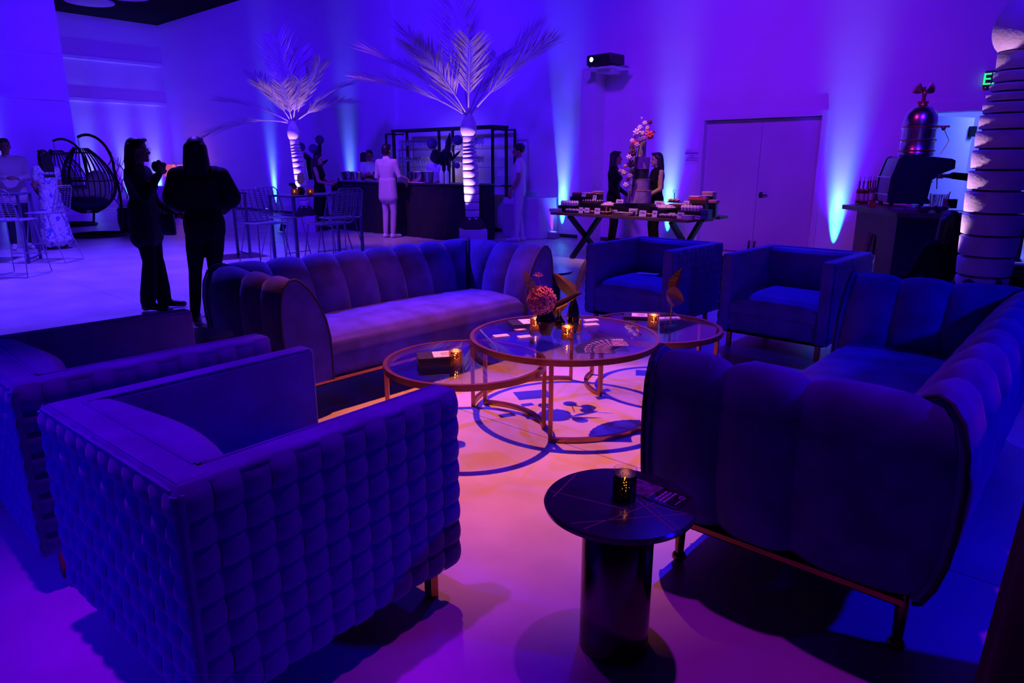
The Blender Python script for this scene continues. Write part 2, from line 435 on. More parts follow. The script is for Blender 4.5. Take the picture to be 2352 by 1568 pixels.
uplight(uv(-22.59, 5.05), U, 'floor uplight washing the projecting wall at far left', cy=.3, vi=1.5, tall=3.9)
# ================================================================ lounge furniture
def velvet(name, col, var=.35):
    return mat(name, col, .75, var=var, vscale=7, bump=.15, bscale=240, sheen=.25, spec=.2)
NAVY = velvet('navy_velvet', (0.060, 0.030, 0.36))
GREYV = velvet('slate_velvet', (0.095, 0.050, 0.38), .22)
WEAVE = velvet('slate_velvet_weave', (0.090, 0.048, 0.36), .25)
PIPE = mat('dark_piping', (0.02, 0.018, 0.06), .8)
BRONZE = mat('bronze_metal', (0.42, 0.17, 0.09), .30, .9, var=.15, vscale=9)
BRASSD = mat('dark_brass', (0.20, 0.13, 0.11), .25, 1.0)
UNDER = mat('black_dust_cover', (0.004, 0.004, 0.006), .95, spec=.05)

PROF = [(-.17,.20),(-.17,.36),(-.165,.46),(-.145,.56),(-.105,.66),(-.05,.745),(-.005,.79),(.03,.81),(.065,.805),(.10,.77),(.122,.70),(.13,.61),(.128,.49),(.118,.38),(.098,.29),(.07,.22),(.05,.20)]
def pnorm():
    N = []
    m = len(PROF)
    for k in range(m):
        a = Vector(PROF[max(k-1, 0)]); b = Vector(PROF[min(k+1, m-1)]); d = b - a
        N.append(Vector((-d.y, d.x)).normalized())
    return N
PN = pnorm()
def channel(mp, s0, s1, m0=0, m1=0, depth=.030, nt=12):
    """one padded flute; mp(o, s, z) -> point; m0/m1 mitre signs at the two ends"""
    mb = MB()
    def fn(a, b):
        k = a * (len(PROF) - 1); i = min(int(k), len(PROF) - 2); f = k - i
        o = PROF[i][0] * (1-f) + PROF[i+1][0] * f; z = PROF[i][1] * (1-f) + PROF[i+1][1] * f
        n = (PN[i] * (1-f) + PN[i+1] * f)
        t = .5 - .5*cos(pi*b); bul = depth * (1 - abs(2*t - 1) ** 3.0) - .022
        if (b < 1e-6 and m0) or (b > 1 - 1e-6 and m1): bul = -.004
        o2 = o + n.x * bul; z2 = z + n.y * bul
        e0 = s0 + m0 * o; e1 = s1 + m1 * o
        return mp(o2, e0 + (e1 - e0) * t, z2)
    mb.grid(fn, len(PROF) * 2 - 2, nt)
    return mb
def make_sofa(label, loc, rz, LX=1.08):
    t = thing('channel_sofa', label, 'sofa', loc, rz, 'channel tufted sofas')
    YB, YF = .30, -.49
    n = 8
    xs = [-LX + 2 * LX * k / n for k in range(n + 1)]
    for k in range(n):
        m0 = -1 if k == 0 else 0; m1 = 1 if k == n - 1 else 0
        channel(lambda o, s, z: Vector((s, YB + o, z)), xs[k], xs[k+1], m0, m1).build('back_channel', NAVY, t, True, 60)
    for sd in (-1, 1):
        ys = [YB, YB - .30, YB - .545, YF]
        for k in range(3):
            m0 = 1 if k == 0 else 0
            channel(lambda o, s, z: Vector((sd * (LX + o), s, z)), ys[k], ys[k+1], m0, 0, .026).build('arm_channel', NAVY, t, True, 60)
        pan = MB().prism([(sd * (LX + o * .985), z) for o, z in PROF], 0, 0.02, lambda p: Vector((p.x, YF - p.z, p.y)))
        a = pan.build('arm_front_panel', NAVY, t)
        MB().tube([Vector((sd * (LX + o), YF - .018, z)) for o, z in PROF], .008, 6).build('piping', PIPE, a, True)
        MB().tube([Vector((sd * (LX + o + PN[i].x*.004), YB + o + PN[i].x*.004, z + PN[i].y*.004)) for i, (o, z) in enumerate(PROF)], .007, 6).build('corner_piping', PIPE, t, True)
    # one long bench cushion with a rolled front edge
    cs = [(.17, .20), (.17, .43), (.05, .455), (-.15, .462), (-.33, .455), (-.42, .44), (-.47, .40), (-.488, .34), (-.488, .24), (-.48, .20)]
    mb = MB(); half = LX - .16
    def fn(a, b):
        k = a * (len(cs)-1); i = min(int(k), len(cs)-2); f = k - i
        y = cs[i][0]*(1-f)+cs[i+1][0]*f; z = cs[i][1]*(1-f)+cs[i+1][1]*f
        x = -half + 2*half*b
        if z > .42:
            z += .004*sin(x*29 + y*4) * math.exp(-((x+.52)/.16)**2) + .006*cos(x*3.0)
        e = min(b, 1-b) * 2*half
        if e < .04: z -= (.04 - e) * .5 if z > .3 else 0
        return Vector((x, y, z))
    mb.grid(fn, 36, 60); mb.build('seat_cushion', NAVY, t, True, 60)
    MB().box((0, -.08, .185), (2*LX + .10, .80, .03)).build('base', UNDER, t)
    tr = MB()
    tr.box((0, -.495, .192), (2*LX + .13, .014, .018)); tr.box((-LX-.058, -.08, .192), (.014, .82, .018)); tr.box((LX+.058, -.08, .192), (.014, .82, .018))
    tr.build('bronze_trim', BRONZE, t)
    for x in (-LX - .01, LX + .01):
        for y in (-.40, .32):
            lg = MB().lathe([(.014, .03), (.016, .05), (.021, .19), (.021, .20)], 16, (x, y, 0)); lg.ball((x, y, .022), (.026, .026, .022), 14, 8)
            lg.build('leg', BRASSD, t, True)
    return t
make_sofa('long navy velvet channel-tufted sofa facing the glass tables, seen from its front', (-.84, 4.78, 0), radians(47.3), 1.02)
make_sofa('navy velvet channel-tufted sofa at right, seen from its near arm and back', (1.635, 2.79, 0), radians(228.7))

# ---------------------------------------------------------------- woven-back armchairs
PIT = .0722
def strap(vert):
    """one raised strap of the basket weave, centred, face towards -y"""
    L, Wd = PIT * 1.42, PIT * .96
    def fn(a, b):
        x = (a - .5) * Wd; z = (b - .5) * L
        prof = (1 - abs(2*a-1)**3) * .010
        h = .017 * cos((b - .5) * pi) ** .8 if 0 < b < 1 else 0
        y = -(prof * (0.4 + .6 * sin(pi * b)) + h) + .012
        return Vector((x, y, z)) if vert else Vector((z, y * .8, x))
    return MB().grid(fn, 5, 6)
STRAP = [strap(True).mesh('weave_strap', WEAVE, True, 80), strap(False).mesh('weave_strap', WEAVE, True, 80)]
def make_armchair(label, loc, rz, near):
    Wd, Dp, Hh, Z0, TA, TB = .84, .88, .74, .135, .085, .17
    t = thing('woven_armchair', label, 'armchair', loc, rz, 'woven-back tub armchairs')
    x, y = Wd/2, Dp/2
    # local: front is -y, back is +y
    sh = MB()
    sh.bbox((-x + TA/2, -.0, (Z0+Hh)/2), (TA, Dp, Hh - Z0), .016)
    a1 = sh.build('arm', GREYV, t, True)
    MB().bbox((x - TA/2, -.0, (Z0+Hh)/2), (TA, Dp, Hh - Z0), .016).build('arm', GREYV, t, True)
    MB().bbox((0, y - .045, (Z0+Hh)/2), (Wd - TA, .085, Hh - Z0), .014).build('back', GREYV, t, True)
    # soft inner back pad, bowed towards the seat
    def pad(a, b):
        xx = (-x + TA + .002) + (Wd - 2*TA - .004) * a
        bow = .055 * (1 - (2*a - 1)**2)
        prof = [(y-.085, Hh-.003), (y-.11, Hh+.001), (y-.15-bow*.6, Hh-.004), (y-.17-bow, Hh-.03), (y-.185-bow, .60), (y-.20-bow, .40)]
        k = b * (len(prof)-1); i = min(int(k), len(prof)-2); f = k-i
        return Vector((xx, prof[i][0]*(1-f)+prof[i+1][0]*f, prof[i][1]*(1-f)+prof[i+1][1]*f))
    bp = MB().grid(pad, 16, 20).build('back_pad', GREYV, t, True, 60)
    MB().tube([(-x+TA, y-.085, Hh), (x-TA, y-.085, Hh)], .006, 6).build('piping', GREYV, bp, True)
    for s in (-1, 1):
        MB().tube([(s*(x-TA+.006), -y+.02, Hh-.002), (s*(x-TA+.006), y-.10, Hh-.002)], .005, 6).build('arm_piping', GREYV, t, True)
    # seat cushion with crowned top
    def cush(a, b):
        xx = (-x + TA + .004) + (Wd - 2*TA - .008) * a
        prof = [(y-.20, .42), (.1, .445), (-.2, .445), (-.36, .43), (-.415, .40), (-.43, .36), (-.43, .29)]
        k = b * (len(prof)-1); i = min(int(k), len(prof)-2); f = k-i
        z = prof[i][1]*(1-f)+prof[i+1][1]*f
        return Vector((xx, prof[i][0]*(1-f)+prof[i+1][0]*f, z - .03*abs(2*a-1)**6 * (1 if z > .36 else 0)))
    MB().grid(cush, 18, 24).build('seat_cushion', GREYV, t, True, 60)
    MB().bbox((0, -y + .10, (Z0 + .30)/2), (Wd - 2*TA, .16, .30 - Z0), .01).build('front_rail', GREYV, t, True)
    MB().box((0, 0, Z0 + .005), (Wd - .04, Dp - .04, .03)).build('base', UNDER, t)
    for sx in (-1, 1):
        for sy in (-1, 1):
            MB().box((sx*(x-.075), sy*(y-.07), Z0/2), (.032, .032, Z0)).build('leg', BRONZE, t)
    # woven straps on the outer faces: rows x columns in basket order
    def face(fx, cols, rows, org, rot):
        stuff = MB() if fx else None
        for r in range(rows):
            for c in range(cols):
                k = 0 if c in (0, cols - 1) else (r + c) % 2
                off = (c - (cols-1)/2) * PIT; z = Z0 + .045 + r * PIT
                if stuff is None:
                    o = ob('weave_strap', STRAP[k], t)
                    o.location = Vector(org) + Matrix.Rotation(rot, 3, 'Z') @ Vector((off, 0, 0)) + Vector((0, 0, z))
                    o.rotation_euler = (0, 0, rot)
                else:
                    M = Matrix.Rotation(rot, 3, 'Z'); q = Vector(org) + M @ Vector((off, 0, 0)) + Vector((0, 0, z))
                    me = STRAP[k]
                    stuff.add([M @ v.co + q for v in me.vertices], [list(p.vertices) for p in me.polygons])
        if stuff is not None:
            tag(stuff.build('weave_panel', WEAVE, t, True, 80), kind='stuff')
    face(0 if near else 1, 12, 8, (0, y + .004, 0), pi)
    face(0 if near else 1, 12, 8, (-x - .004, 0, 0), -pi/2)
    face(1, 12, 8, (x + .004, 0, 0), pi/2)
    MB().box((0, y - .0475, Hh - .010), (Wd - .035, .075, .0216)).build('top_rail', GREYV, t)
    for sx in (-1, 1): MB().cyl((sx*(x - .004), y - .004, Z0 + .005), (sx*(x - .004), y - .004, Hh - .02), .017, n=12).build('corner_seam', GREYV, t, True)
    # top border band above the weave
    MB().box((0, y + .002, Hh - .03), (Wd - .03, .012, .04)).build('top_band', GREYV, t)
    return t
def face_to(deg): return radians(deg + 90)      # local -y turned to look along this bearing
make_armchair('slate velvet armchair with woven back, nearest to the camera at lower left', (-.774, 1.957, 0), face_to(50.5), True)
make_armchair('slate velvet woven armchair behind the nearest one, cut by the left edge', (-1.587, 2.655, 0), face_to(47), True)
A_CH = make_armchair('blue velvet woven armchair right of the long sofa with a leaflet on its seat', (1.26, 6.05, 0), face_to(-132), False)
make_armchair('blue velvet woven armchair with empty seat in front of the coffee bar', (2.25, 5.36, 0), face_to(-133), False)

# leaflet lying on the armchair
PAPER = mat('white_paper', (.72, .70, .74), .6)
lf = thing('open_leaflet', 'open white leaflet left on the far blue armchair seat', 'leaflet', (1.33, 6.10, .447), radians(-40), None)
MB().box((-.11, 0, .004), (.22, .15, .004), 0, 0, radians(-3)).build('page', PAPER, lf)
MB().box((.09, 0, .055), (.20, .15, .003), 0, 0, radians(-30)).build('page', PAPER, lf)

# ---------------------------------------------------------------- nesting glass tables
GLASST = glass('table_glass', (.93, .92, .96), 1.5, 0.0, 1.25)
def make_ctable(label, c, R, Hh, arcs):
    t = thing('coffee_table', label, 'coffee table', (c[0], c[1], 0), 0, 'nesting round glass coffee tables')
    n = 72
    ring = MB().tube([(R*cos(2*pi*i/n), R*sin(2*pi*i/n), Hh - .016) for i in range(n)], 0, closed=True, sec=(.022, .032))
    ring.build('rim', BRONZE, t, True, 30)
    ring2 = MB().tube([((R-.017)*cos(2*pi*i/n), (R-.017)*sin(2*pi*i/n), Hh - .02) for i in range(n)], 0, closed=True, sec=(.012, .018))
    ring2.build('inner_ledge', BRONZE, t, True, 30)
    MB().lathe([(0, Hh-.010), (R-.012, Hh-.010), (R-.012, Hh-.002), (0, Hh-.002)], 72).build('glass_top', GLASST, t, True, 30)
    for a0, a1 in arcs:
        k = 20
        MB().tube([(R*cos(radians(a0+(a1-a0)*i/k)), R*sin(radians(a0+(a1-a0)*i/k)), .0125) for i in range(k+1)], 0, sec=(.022, .025)).build('foot_bar', BRONZE, t, True, 30)
        for a in (a0, a1):
            a = radians(a); MB().box((R*cos(a), R*sin(a), (Hh-.03)/2), (.022, .022, Hh-.03), a).build('leg', BRONZE, t)
    return t
TB, TL, TR = (.305, 3.88), (-.25, 3.52), (.915, 4.31)
make_ctable('large round glass coffee table with bronze rim and black vases on it', TB, .54, .45, ((80, 178), (259, 357)))
make_ctable('low round glass table by the long sofa with a black box on it', TL, .425, .40, ((2, 78), (182, 258)))
make_ctable('low round glass table near the far armchairs with a clear bud vase', TR, .425, .40, ((148, 212), (-36, 30)))

# ---------------------------------------------------------------- marble drum tables
MARB = mat('black_marble', (.028, .022, .040), .18, var=.5, vscale=5)
VEIN = mat('gold_vein', (.32, .13, .12), .4)
DRUM = mat('smoked_bronze_mirror', (.10, .075, .085), .16, 1.0)
def make_side(label, x, y, full=True, Hh=.48):
    t = thing('drum_side_table', label, 'side table', (x, y, 0), 0, 'black marble drum side tables')
    tp = MB().lathe([(0, Hh-.022), (.205, Hh-.022), (.216, Hh-.016), (.218, Hh-.006), (.213, Hh), (0, Hh)], 64).build('marble_top', MARB, t, True, 30)
    MB().lathe([(0, 0), (.098, 0), (.104, .006), (.104, .395), (.100, .402), (.092, .402), (.090, .36), (0, .36)], 48).build('drum_base', DRUM, t, True, 30)
    MB().cyl((0, 0, .36), (0, 0, Hh-.02), .055, n=32).build('neck', DARKM, t, True)
    if full:
        for x0, y0, x1, y1, w in ((-.19, .02, -.11, .17, .004), (-.20, .06, .02, -.06, .003), (-.12, -.16, .12, .0, .003), (-.15, -.13, .17, -.08, .003), (.03, .05, .12, -.17, .004), (.05, .05, .135, -.16, .002), (.0, .02, .18, -.08, .002)):
            d = Vector((x1-x0, y1-y0, 0)); MB().box(((x0+x1)/2, (y0+y1)/2, Hh + .0001), (d.length, w, .0006), math.atan2(d.y, d.x)).build('vein', VEIN, tp)
    return t
SX, SY = .31, 1.79
make_side('black veined marble drum table with a candle, at the front', SX, SY)
q = at(1262, 620, .48); make_side('dark round side table at the far end of the long sofa', q.x, q.y, False)
q = at(442, 772, .48); make_side('round side table tucked between the left armchairs and the long sofa', q.x, q.y, False)

# ---------------------------------------------------------------- votive candles
def votive_glass():
    m = bpy.data.materials.new('mercury_glass'); m.use_nodes = True; nt = m.node_tree; nt.nodes.clear()
    o = nt.nodes.new('ShaderNodeOutputMaterial'); mx = nt.nodes.new('ShaderNodeMixShader')
    vo = nt.nodes.new('ShaderNodeTexNoise'); vo.inputs['Scale'].default_value = 190; vo.inputs['Detail'].default_value = 3
    tc = nt.nodes.new('ShaderNodeTexCoord'); nt.links.new(tc.outputs['Object'], vo.inputs['Vector'])
    rp = nt.nodes.new('ShaderNodeValToRGB'); rp.color_ramp.elements[0].position = .50; rp.color_ramp.elements[1].position = .60
    nt.links.new(vo.outputs['Fac'], rp.inputs[0]); nt.links.new(rp.outputs[0], mx.inputs[0])
    g = nt.nodes.new('ShaderNodeBsdfPrincipled'); g.inputs['Base Color'].default_value = (.55, .33, .12, 1); g.inputs['Metallic'].default_value = .9; g.inputs['Roughness'].default_value = .35
    t = nt.nodes.new('ShaderNodeBsdfTransparent'); t.inputs[0].default_value = (1, .80, .55, 1)
    nt.links.new(g.outputs[0], mx.inputs[1]); nt.links.new(t.outputs[0], mx.inputs[2]); nt.links.new(mx.outputs[0], o.inputs[0])
    return m
MERC = votive_glass()
CLEAR = glass('clear_glass', (.96, .95, .98), 1.45, 0, 1.0)
FLAME = mat('candle_flame', (1, .6, .2), .5, emit=(1.0, .36, .06), estr=14)
WAX = mat('wax', (.8, .72, .65), .5)
MERCD = MERC.copy(); MERCD.name = 'dark_mercury_glass'
for n_ in MERCD.node_tree.nodes:
    if n_.type == 'VALTORGB': n_.color_ramp.elements[0].position = .56; n_.color_ramp.elements[1].position = .64
    if n_.type == 'BSDF_PRINCIPLED': n_.inputs['Base Color'].default_value = (.05, .03, .04, 1)
def votive(label, p, lit=1.0, dark=False, r=.036, h=.088):
    t = thing('votive_candle', label, 'candle holder', p, 0, 'mercury glass votive candles')
    MB().lathe([(0, 0), (r, 0), (r, .008), (r*.99, h*.84), (r*.955, h*.84), (r*.955, .010), (0, .010)], 28).build('speckled_glass', MERCD if dark else MERC, t, True, 35)
    MB().lathe([(r*.99, h*.84), (r*.99, h), (r*.95, h), (r*.95, h*.84)], 28).build('clear_rim', CLEAR, t, True, 35)
    w = MB().cyl((0, 0, .011), (0, 0, .030), r*.55, n=16).build('tea_light', WAX, t, True)
    MB().lathe([(0, .034), (.0055, .040), (.0065, .048), (.003, .060), (0, .068)], 10).build('flame', FLAME, w, True)
    l = bpy.data.lights.new('candle_light', 'POINT'); l.color = (1, .38, .09); l.energy = .55 * lit; l.shadow_soft_size = .01
    lo = bpy.data.objects.new('candle_light', l); COL.objects.link(lo); lo.parent = t; lo.location = (0, 0, .052)
    return t
def on(px, py, z): return at(px, py, z)
votive('speckled votive candle on the black marble drum table', Vector((.325, 1.80, .481)), .25, True, h=.095, r=.034)
votive('gold speckled votive in front of the tall black bottle vase', on(1303, 778, .449), 1.3)
votive('gold speckled votive left of the faceted black vase, half hidden', on(1231, 758, .449), .8)
votive('gold speckled votive behind the tall black bottle vase', on(1322, 760, .449), 1.0)
votive('silvery speckled votive beside the black box on the low left glass table', on(1047, 836, .399), .5)
votive('gold speckled votive on the low right glass table beside the bud vase', on(1500, 748, .399), 1.0)
# ================================================================ things on the glass tables
BLKGL = mat('black_glaze', (.006, .006, .010), .12, coat=.4)
def leaf_mb(p0, p1, side, bend, width, tip=.0, fold=.15, n=12, m=6, mb=None):
    p0 = Vector(p0); p1 = Vector(p1); side = Vector(side).normalized(); ax = p1 - p0
    nn = ax.normalized().cross(side)
    mb = mb or MB()
    def fn(a, b):
        w = width * (sin(pi * min(1, b ** .75)) ** .8 * (1 - tip * b) + .02)
        s = (a - .5) * 2
        return p0 + ax * b + Vector(bend) * (b * b) + side * (s * w / 2) + nn * (abs(s) * w * fold)
    return mb.grid(fn, m, n)
GOLDLEAF = mat('gold_leaf', (.36, .24, .05), .42, .25, var=.25, vscale=14)
OLIVE = mat('olive_leaf', (.17, .13, .035), .45, var=.3, vscale=12)
BROWNLEAF = mat('bronze_leaf', (.30, .17, .06), .4, .3, var=.3, vscale=10)
ALLIUM = mat('pink_allium', (.55, .16, .36), .6, var=.3, vscale=40)
SILVERLEAF = mat('silver_leaf', (.5, .5, .55), .35, .5)
def fern(label, p0, p1, width, pairs=22, mt=GOLDLEAF, bend=(0, 0, 0)):
    p0 = Vector(p0); t = thing('fern_frond', label, 'leaf', p0, 0)
    ax = Vector(p1) - p0; sd = ax.normalized().cross(Vector((0, 1, 0))).normalized()
    MB().tube([ax * (k/8) + Vector(bend) * (k/8)**2 for k in range(9)], [.003 - .0002*k for k in range(9)], 5).build('stem', mt, t, True)
    mb = MB()
    for k in range(pairs):
        b = .25 + .75 * k / pairs; c = ax * b + Vector(bend) * b * b; w = width * (sin(pi * (.12 + .85 * (b - .25) / .75)) ** .7) / 2
        for s in (-1, 1):
            leaf_mb(c, c + sd * s * w + ax.normalized() * w * .35, ax.normalized(), (0, 0, 0), ax.length * .75 / pairs * .95, n=3, m=2, mb=mb)
    tag(mb.build('leaflets', mt, t, True), kind='stuff')
    return t
YV = 3.86
# faceted vase
pv = on(1254, 768, .449)
t = thing('faceted_vase', 'black faceted geometric vase on the large glass table', 'vase', pv, radians(15))
MB().lathe([(0, 0), (.030, 0), (.062, .085), (.036, .155), (.030, .155), (.030, .12), (0, .12)], 7).build('vessel', BLKGL, t)
# tall bottle vase
pb = on(1316, 764, .449)
t = thing('bottle_vase', 'tall slim black bottle vase on the large glass table', 'vase', pb, 0)
MB().lathe([(0, 0), (.020, 0), (.033, .05), (.037, .10), (.028, .16), (.013, .205), (.013, .222), (.009, .222), (.009, .19), (0, .19)], 24).build('vessel', BLKGL, t, True)
pc = on(1284, 755, .449)
t = thing('bud_vase', 'small round black bud vase between the two larger black vases', 'vase', pc, 0)
MB().lathe([(0, 0), (.022, 0), (.037, .022), (.038, .042), (.022, .066), (.010, .085), (.012, .105), (.008, .105), (.007, .08), (0, .07)], 24).build('vessel', BLKGL, t, True)
# allium globe
c = atY(1244, 690, pv.y)
t = thing('allium_flower', 'pink allium globe flower in the faceted black vase', 'flower', (pv.x, pv.y, pv.z + .125), 0)
off = c - Vector((pv.x, pv.y, pv.z + .125))
MB().tube([(0, 0, 0), off * .6], .004, 6).build('stem', OLIVE, t, True)
mb = MB(); rnd = random.Random(3)
for k in range(900):
    z = 1 - 2 * (k + .5) / 900; a = k * 2.39996; r = math.sqrt(1 - z*z)
    d = Vector((r*cos(a), r*sin(a), z)); R = .086 * rnd.uniform(.80, 1.06); s = d.orthogonal().normalized() * .0055; s2 = d.cross(s)
    p = off + d * R
    mb.add([off + d * .05, p + s, p - s * .5 + s2, p - s * .5 - s2], ((0, 1, 2), (0, 2, 3), (0, 3, 1), (1, 3, 2)))
mb.ball(off, .058, 16, 10)
tag(mb.build('florets', ALLIUM, t), kind='stuff')
c2 = atY(1236, 636, pv.y)
t = thing('allium_sprig', 'tiny pink starry sprig rising behind the allium globe', 'flower', (pv.x, pv.y + .02, pv.z + .125), 0)
o2 = c2 - Vector(t.location); MB().tube([(0, 0, 0), o2 * .5 + Vector((.01, 0, 0)), o2], .0018, 5).build('stem', ALLIUM, t)
mb = MB()
for k in range(9):
    d = Vector((sin(k*2.4), .4*cos(k*1.7), .6 + .5*cos(k*2.4))).normalized(); mb.cyl(o2, o2 + d * .030, .0012, .003, 5)
mb.build('florets', ALLIUM, t)
fern('gold fern frond leaning left out of the faceted vase', Vector((pv.x - .01, pv.y - .02, pv.z + .125)), atY(1203, 620, pv.y - .05), .062)
fern('gold fern frond standing up out of the bottle vase', Vector((pb.x, pb.y, pb.z + .20)), atY(1346, 597, pb.y + .03), .050)
t = thing('broad_leaf', 'broad olive banana-like leaf curling left from the bottle vase', 'leaf', Vector((pb.x, pb.y, pb.z + .205)), 0)
a = atY(1327, 683, pb.y) - Vector(t.location); b = atY(1284, 618, pb.y - .03) - Vector(t.location)
leaf_mb(a, b, (1, .5, .25), (-.03, 0, -.02), .105, .2, .28).build('blade', OLIVE, t, True)
MB().tube([(0, 0, 0), a], .003, 6).build('stem', OLIVE, t)
t = thing('broad_leaf', 'rolled gold-brown leaf crossing in front of the bottle vase', 'leaf', Vector((pc.x, pc.y - .02, pc.z + .10)), 0)
a = atY(1262, 710, pb.y - .07) - Vector(t.location); b = atY(1338, 672, pb.y - .07) - Vector(t.location)
leaf_mb(a, b, (.2, .3, 1), (0, 0, .0), .050, .1, .5).build('blade', BROWNLEAF, t, True)
MB().tube([(0, 0, -.02), a * .4 + b * .2], .003, 6).build('stem', BROWNLEAF, t)
t = thing('broad_leaf', 'round gold leaf between the black vases', 'leaf', Vector((pc.x, pc.y, pc.z + .10)), 0)
a = atY(1272, 716, pc.y) - Vector(t.location); b = atY(1304, 697, pc.y) - Vector(t.location)
leaf_mb(a, b, (.3, -.2, 1), (0, -.02, 0), .072, 0, .2).build('blade', GOLDLEAF, t, True)
MB().tube([(0, 0, 0), a], .0025, 6).build('stem', GOLDLEAF, t)

# clear bud vase on right low table
pr2 = on(1539, 752, .399)
t = thing('clear_bud_vase', 'clear glass bud vase with two leaves on the low right table', 'vase', pr2, 0)
MB().lathe([(0, 0), (.036, 0), (.038, .01), (.038, .08), (.028, .098), (.013, .108), (.012, .145), (.015, .15), (.012, .15), (.010, .11), (.034, .08), (.034, .01), (0, .008)], 24).build('vessel', CLEAR, t, True)
t = thing('metallic_leaf', 'crinkled metallic gold leaf standing in the clear bud vase', 'leaf', Vector((pr2.x, pr2.y, pr2.z + .02)), 0)
a = atY(1545, 672, pr2.y) - Vector(t.location); b = atY(1567, 615, pr2.y) - Vector(t.location)
MB().tube([(-.005, 0, 0), (0, 0, .1), a], .0025, 6).build('stem', BROWNLEAF, t, True)
leaf_mb(a, b, (1, .3, -.3), (.0, 0, .0), .085, .2, .35).build('blade', mat('metal_gold_leaf', (.60, .40, .10), .22, .9, bump=.5, bscale=70), t, True)
t = thing('bronze_leaf', 'round matte bronze leaf drooping over the clear bud vase', 'leaf', Vector((pr2.x, pr2.y - .005, pr2.z + .02)), 0)
a = atY(1530, 672, pr2.y - .03) - Vector(t.location); b = atY(1572, 692, pr2.y - .04) - Vector(t.location)
MB().tube([(.005, 0, 0), (0, 0, .1), (a + b)/2], .0025, 6).build('stem', BROWNLEAF, t, True)
leaf_mb(a, b, (.2, .1, 1), (0, 0, .0), .115, 0, .12).build('blade', BROWNLEAF, t, True)

# business cards
CARD = mat('white_card', (.80, .78, .80), .5)
for k, (px, py, rz, lb) in enumerate(((1151, 772, 22, 'small stack of white cards at the left rim of the large glass table'), (1207, 774, 22, 'small stack of white cards in front of the faceted vase'),
                               (1358, 736, 22, 'white card stack behind the flyers, farther one'), (1358, 746, 18, 'white card stack behind the flyers, nearer one'))):
    p = on(px, py, .45); t = thing('card_stack', lb, 'cards', (p.x, p.y, .4485), radians(rz), 'white card stacks')
    for j in range(5): MB().box((.001*(j % 2), .0008*(j % 3), .001 + j*.0014), (.088, .050, .0011)).build('card', CARD, t)
    MB().box((.0, 0, .0078), (.078, .004, .0003)).build('printed_line', INK, t)
p = on(1195, 757, .449); t = thing('patterned_card', 'small brown patterned card beside the left votive', 'card', p, radians(20))
MB().box((0, 0, .001), (.07, .045, .001)).build('card', mat('brown_card', (.25, .12, .10), .6), t); MB().box((0, 0, .0017), (.03, .02, .0004)).build('printed_mark', CARD, t)
BLKB = mat('black_card', (.015, .014, .018), .45)
def blackbox(lb, px, py, z, d, rz, cw):
    p = on(px, py, z); t = thing('black_box', lb, 'box', p, radians(rz))
    MB().bbox((0, 0, d[2]*.32), (d[0], d[1], d[2]*.6), .002).build('tray', BLKB, t)
    MB().bbox((0, 0, d[2]*.82), (d[0]+.004, d[1]+.004, d[2]*.36), .002).build('lid', BLKB, t)
    c = MB().box((cw, .0, d[2] + .001), (d[0]*.62, d[1]*.9, .0015)).build('white_insert', CARD, t)
    for j in range(3): MB().box((cw + .01, .02 - j*.02, d[2] + .002), (.05, .006, .0004)).build('printed_line', INK, c)
blackbox('lidded black box with a white card on the low left glass table', 1000, 833, .399, (.185, .125, .045), 12, .045)
blackbox('flat black folder with a white card on the large glass table', 1207, 742, .449, (.20, .14, .010), 15, .03)
blackbox('flat black folder on the low right glass table', 1462, 727, .399, (.17, .12, .012), -10, .02)
p = on(1536, 731, .399); t = thing('card_stack', 'small white cards behind the clear bud vase', 'cards', p, radians(10), 'white card stacks')
MB().box((0, 0, .003), (.15, .05, .006)).build('cards', CARD, t)

# flyers
FLY = mat('flyer_black', (.014, .012, .018), .35, spec=.6)
FPHOTO = mat('flyer_photo', (.20, .13, .20), .4, var=.9, vscale=38)
FINK = mat('flyer_ink', (.62, .50, .60), .5)
def flyer(lb, p, rz, tilt=0.0, grp=None, w=.10, l=.205, detail=True):
    t = thing('flyer', lb, 'flyer', p, rz, grp)
    f = MB().box((0, 0, .0006), (l, w, .0011)).build('sheet', FLY, t)
    MB().box((-.045, 0, .0013), (l*.50, w*.86, .0003)).build('photo_print', FPHOTO, t)
    for j in range(3):
        k = MB()
        x = .026 + j*.013; y = -.036
        rr = random.Random(j + 5)
        while y < .030:
            ww = rr.uniform(.006, .016); k.box((x, y + ww/2, .0013), (.0075, ww, .0003)); y += ww + .003
        k.build('printed_line', FINK, f)
    if detail:
        n = 28; MB().tube([(.079 + .008*cos(2*pi*i/n), .022 + .008*sin(2*pi*i/n), .0014) for i in range(n)], .0016, 4, closed=True).build('ring_logo', FINK, f)
        MB().box((.085, -.012, .0013), (.003, .034, .0003)).build('printed_line', FINK, f)
    return t
a = at(1452, 1112, .481); b = at(1556, 1150, .481)
flyer('black printed flyer with ring logo on the marble drum table', (a + b) / 2, math.atan2((b-a).y, (b-a).x))
pv_ = on(1432, 806, .449)
for k in range(10):
    an = radians(178 - 9.5 * k)
    ps = ('frontmost', 'second', 'third', 'fourth', 'fifth', 'sixth', 'seventh', 'eighth', 'ninth', 'farthest')[k]
    flyer('black photo flyer, %s of the fan on the large glass table' % ps, (pv_.x + .15*cos(an), pv_.y + .15*sin(an), .449 + .0014*k), an, grp='fanned flyers on the glass table', detail=False)

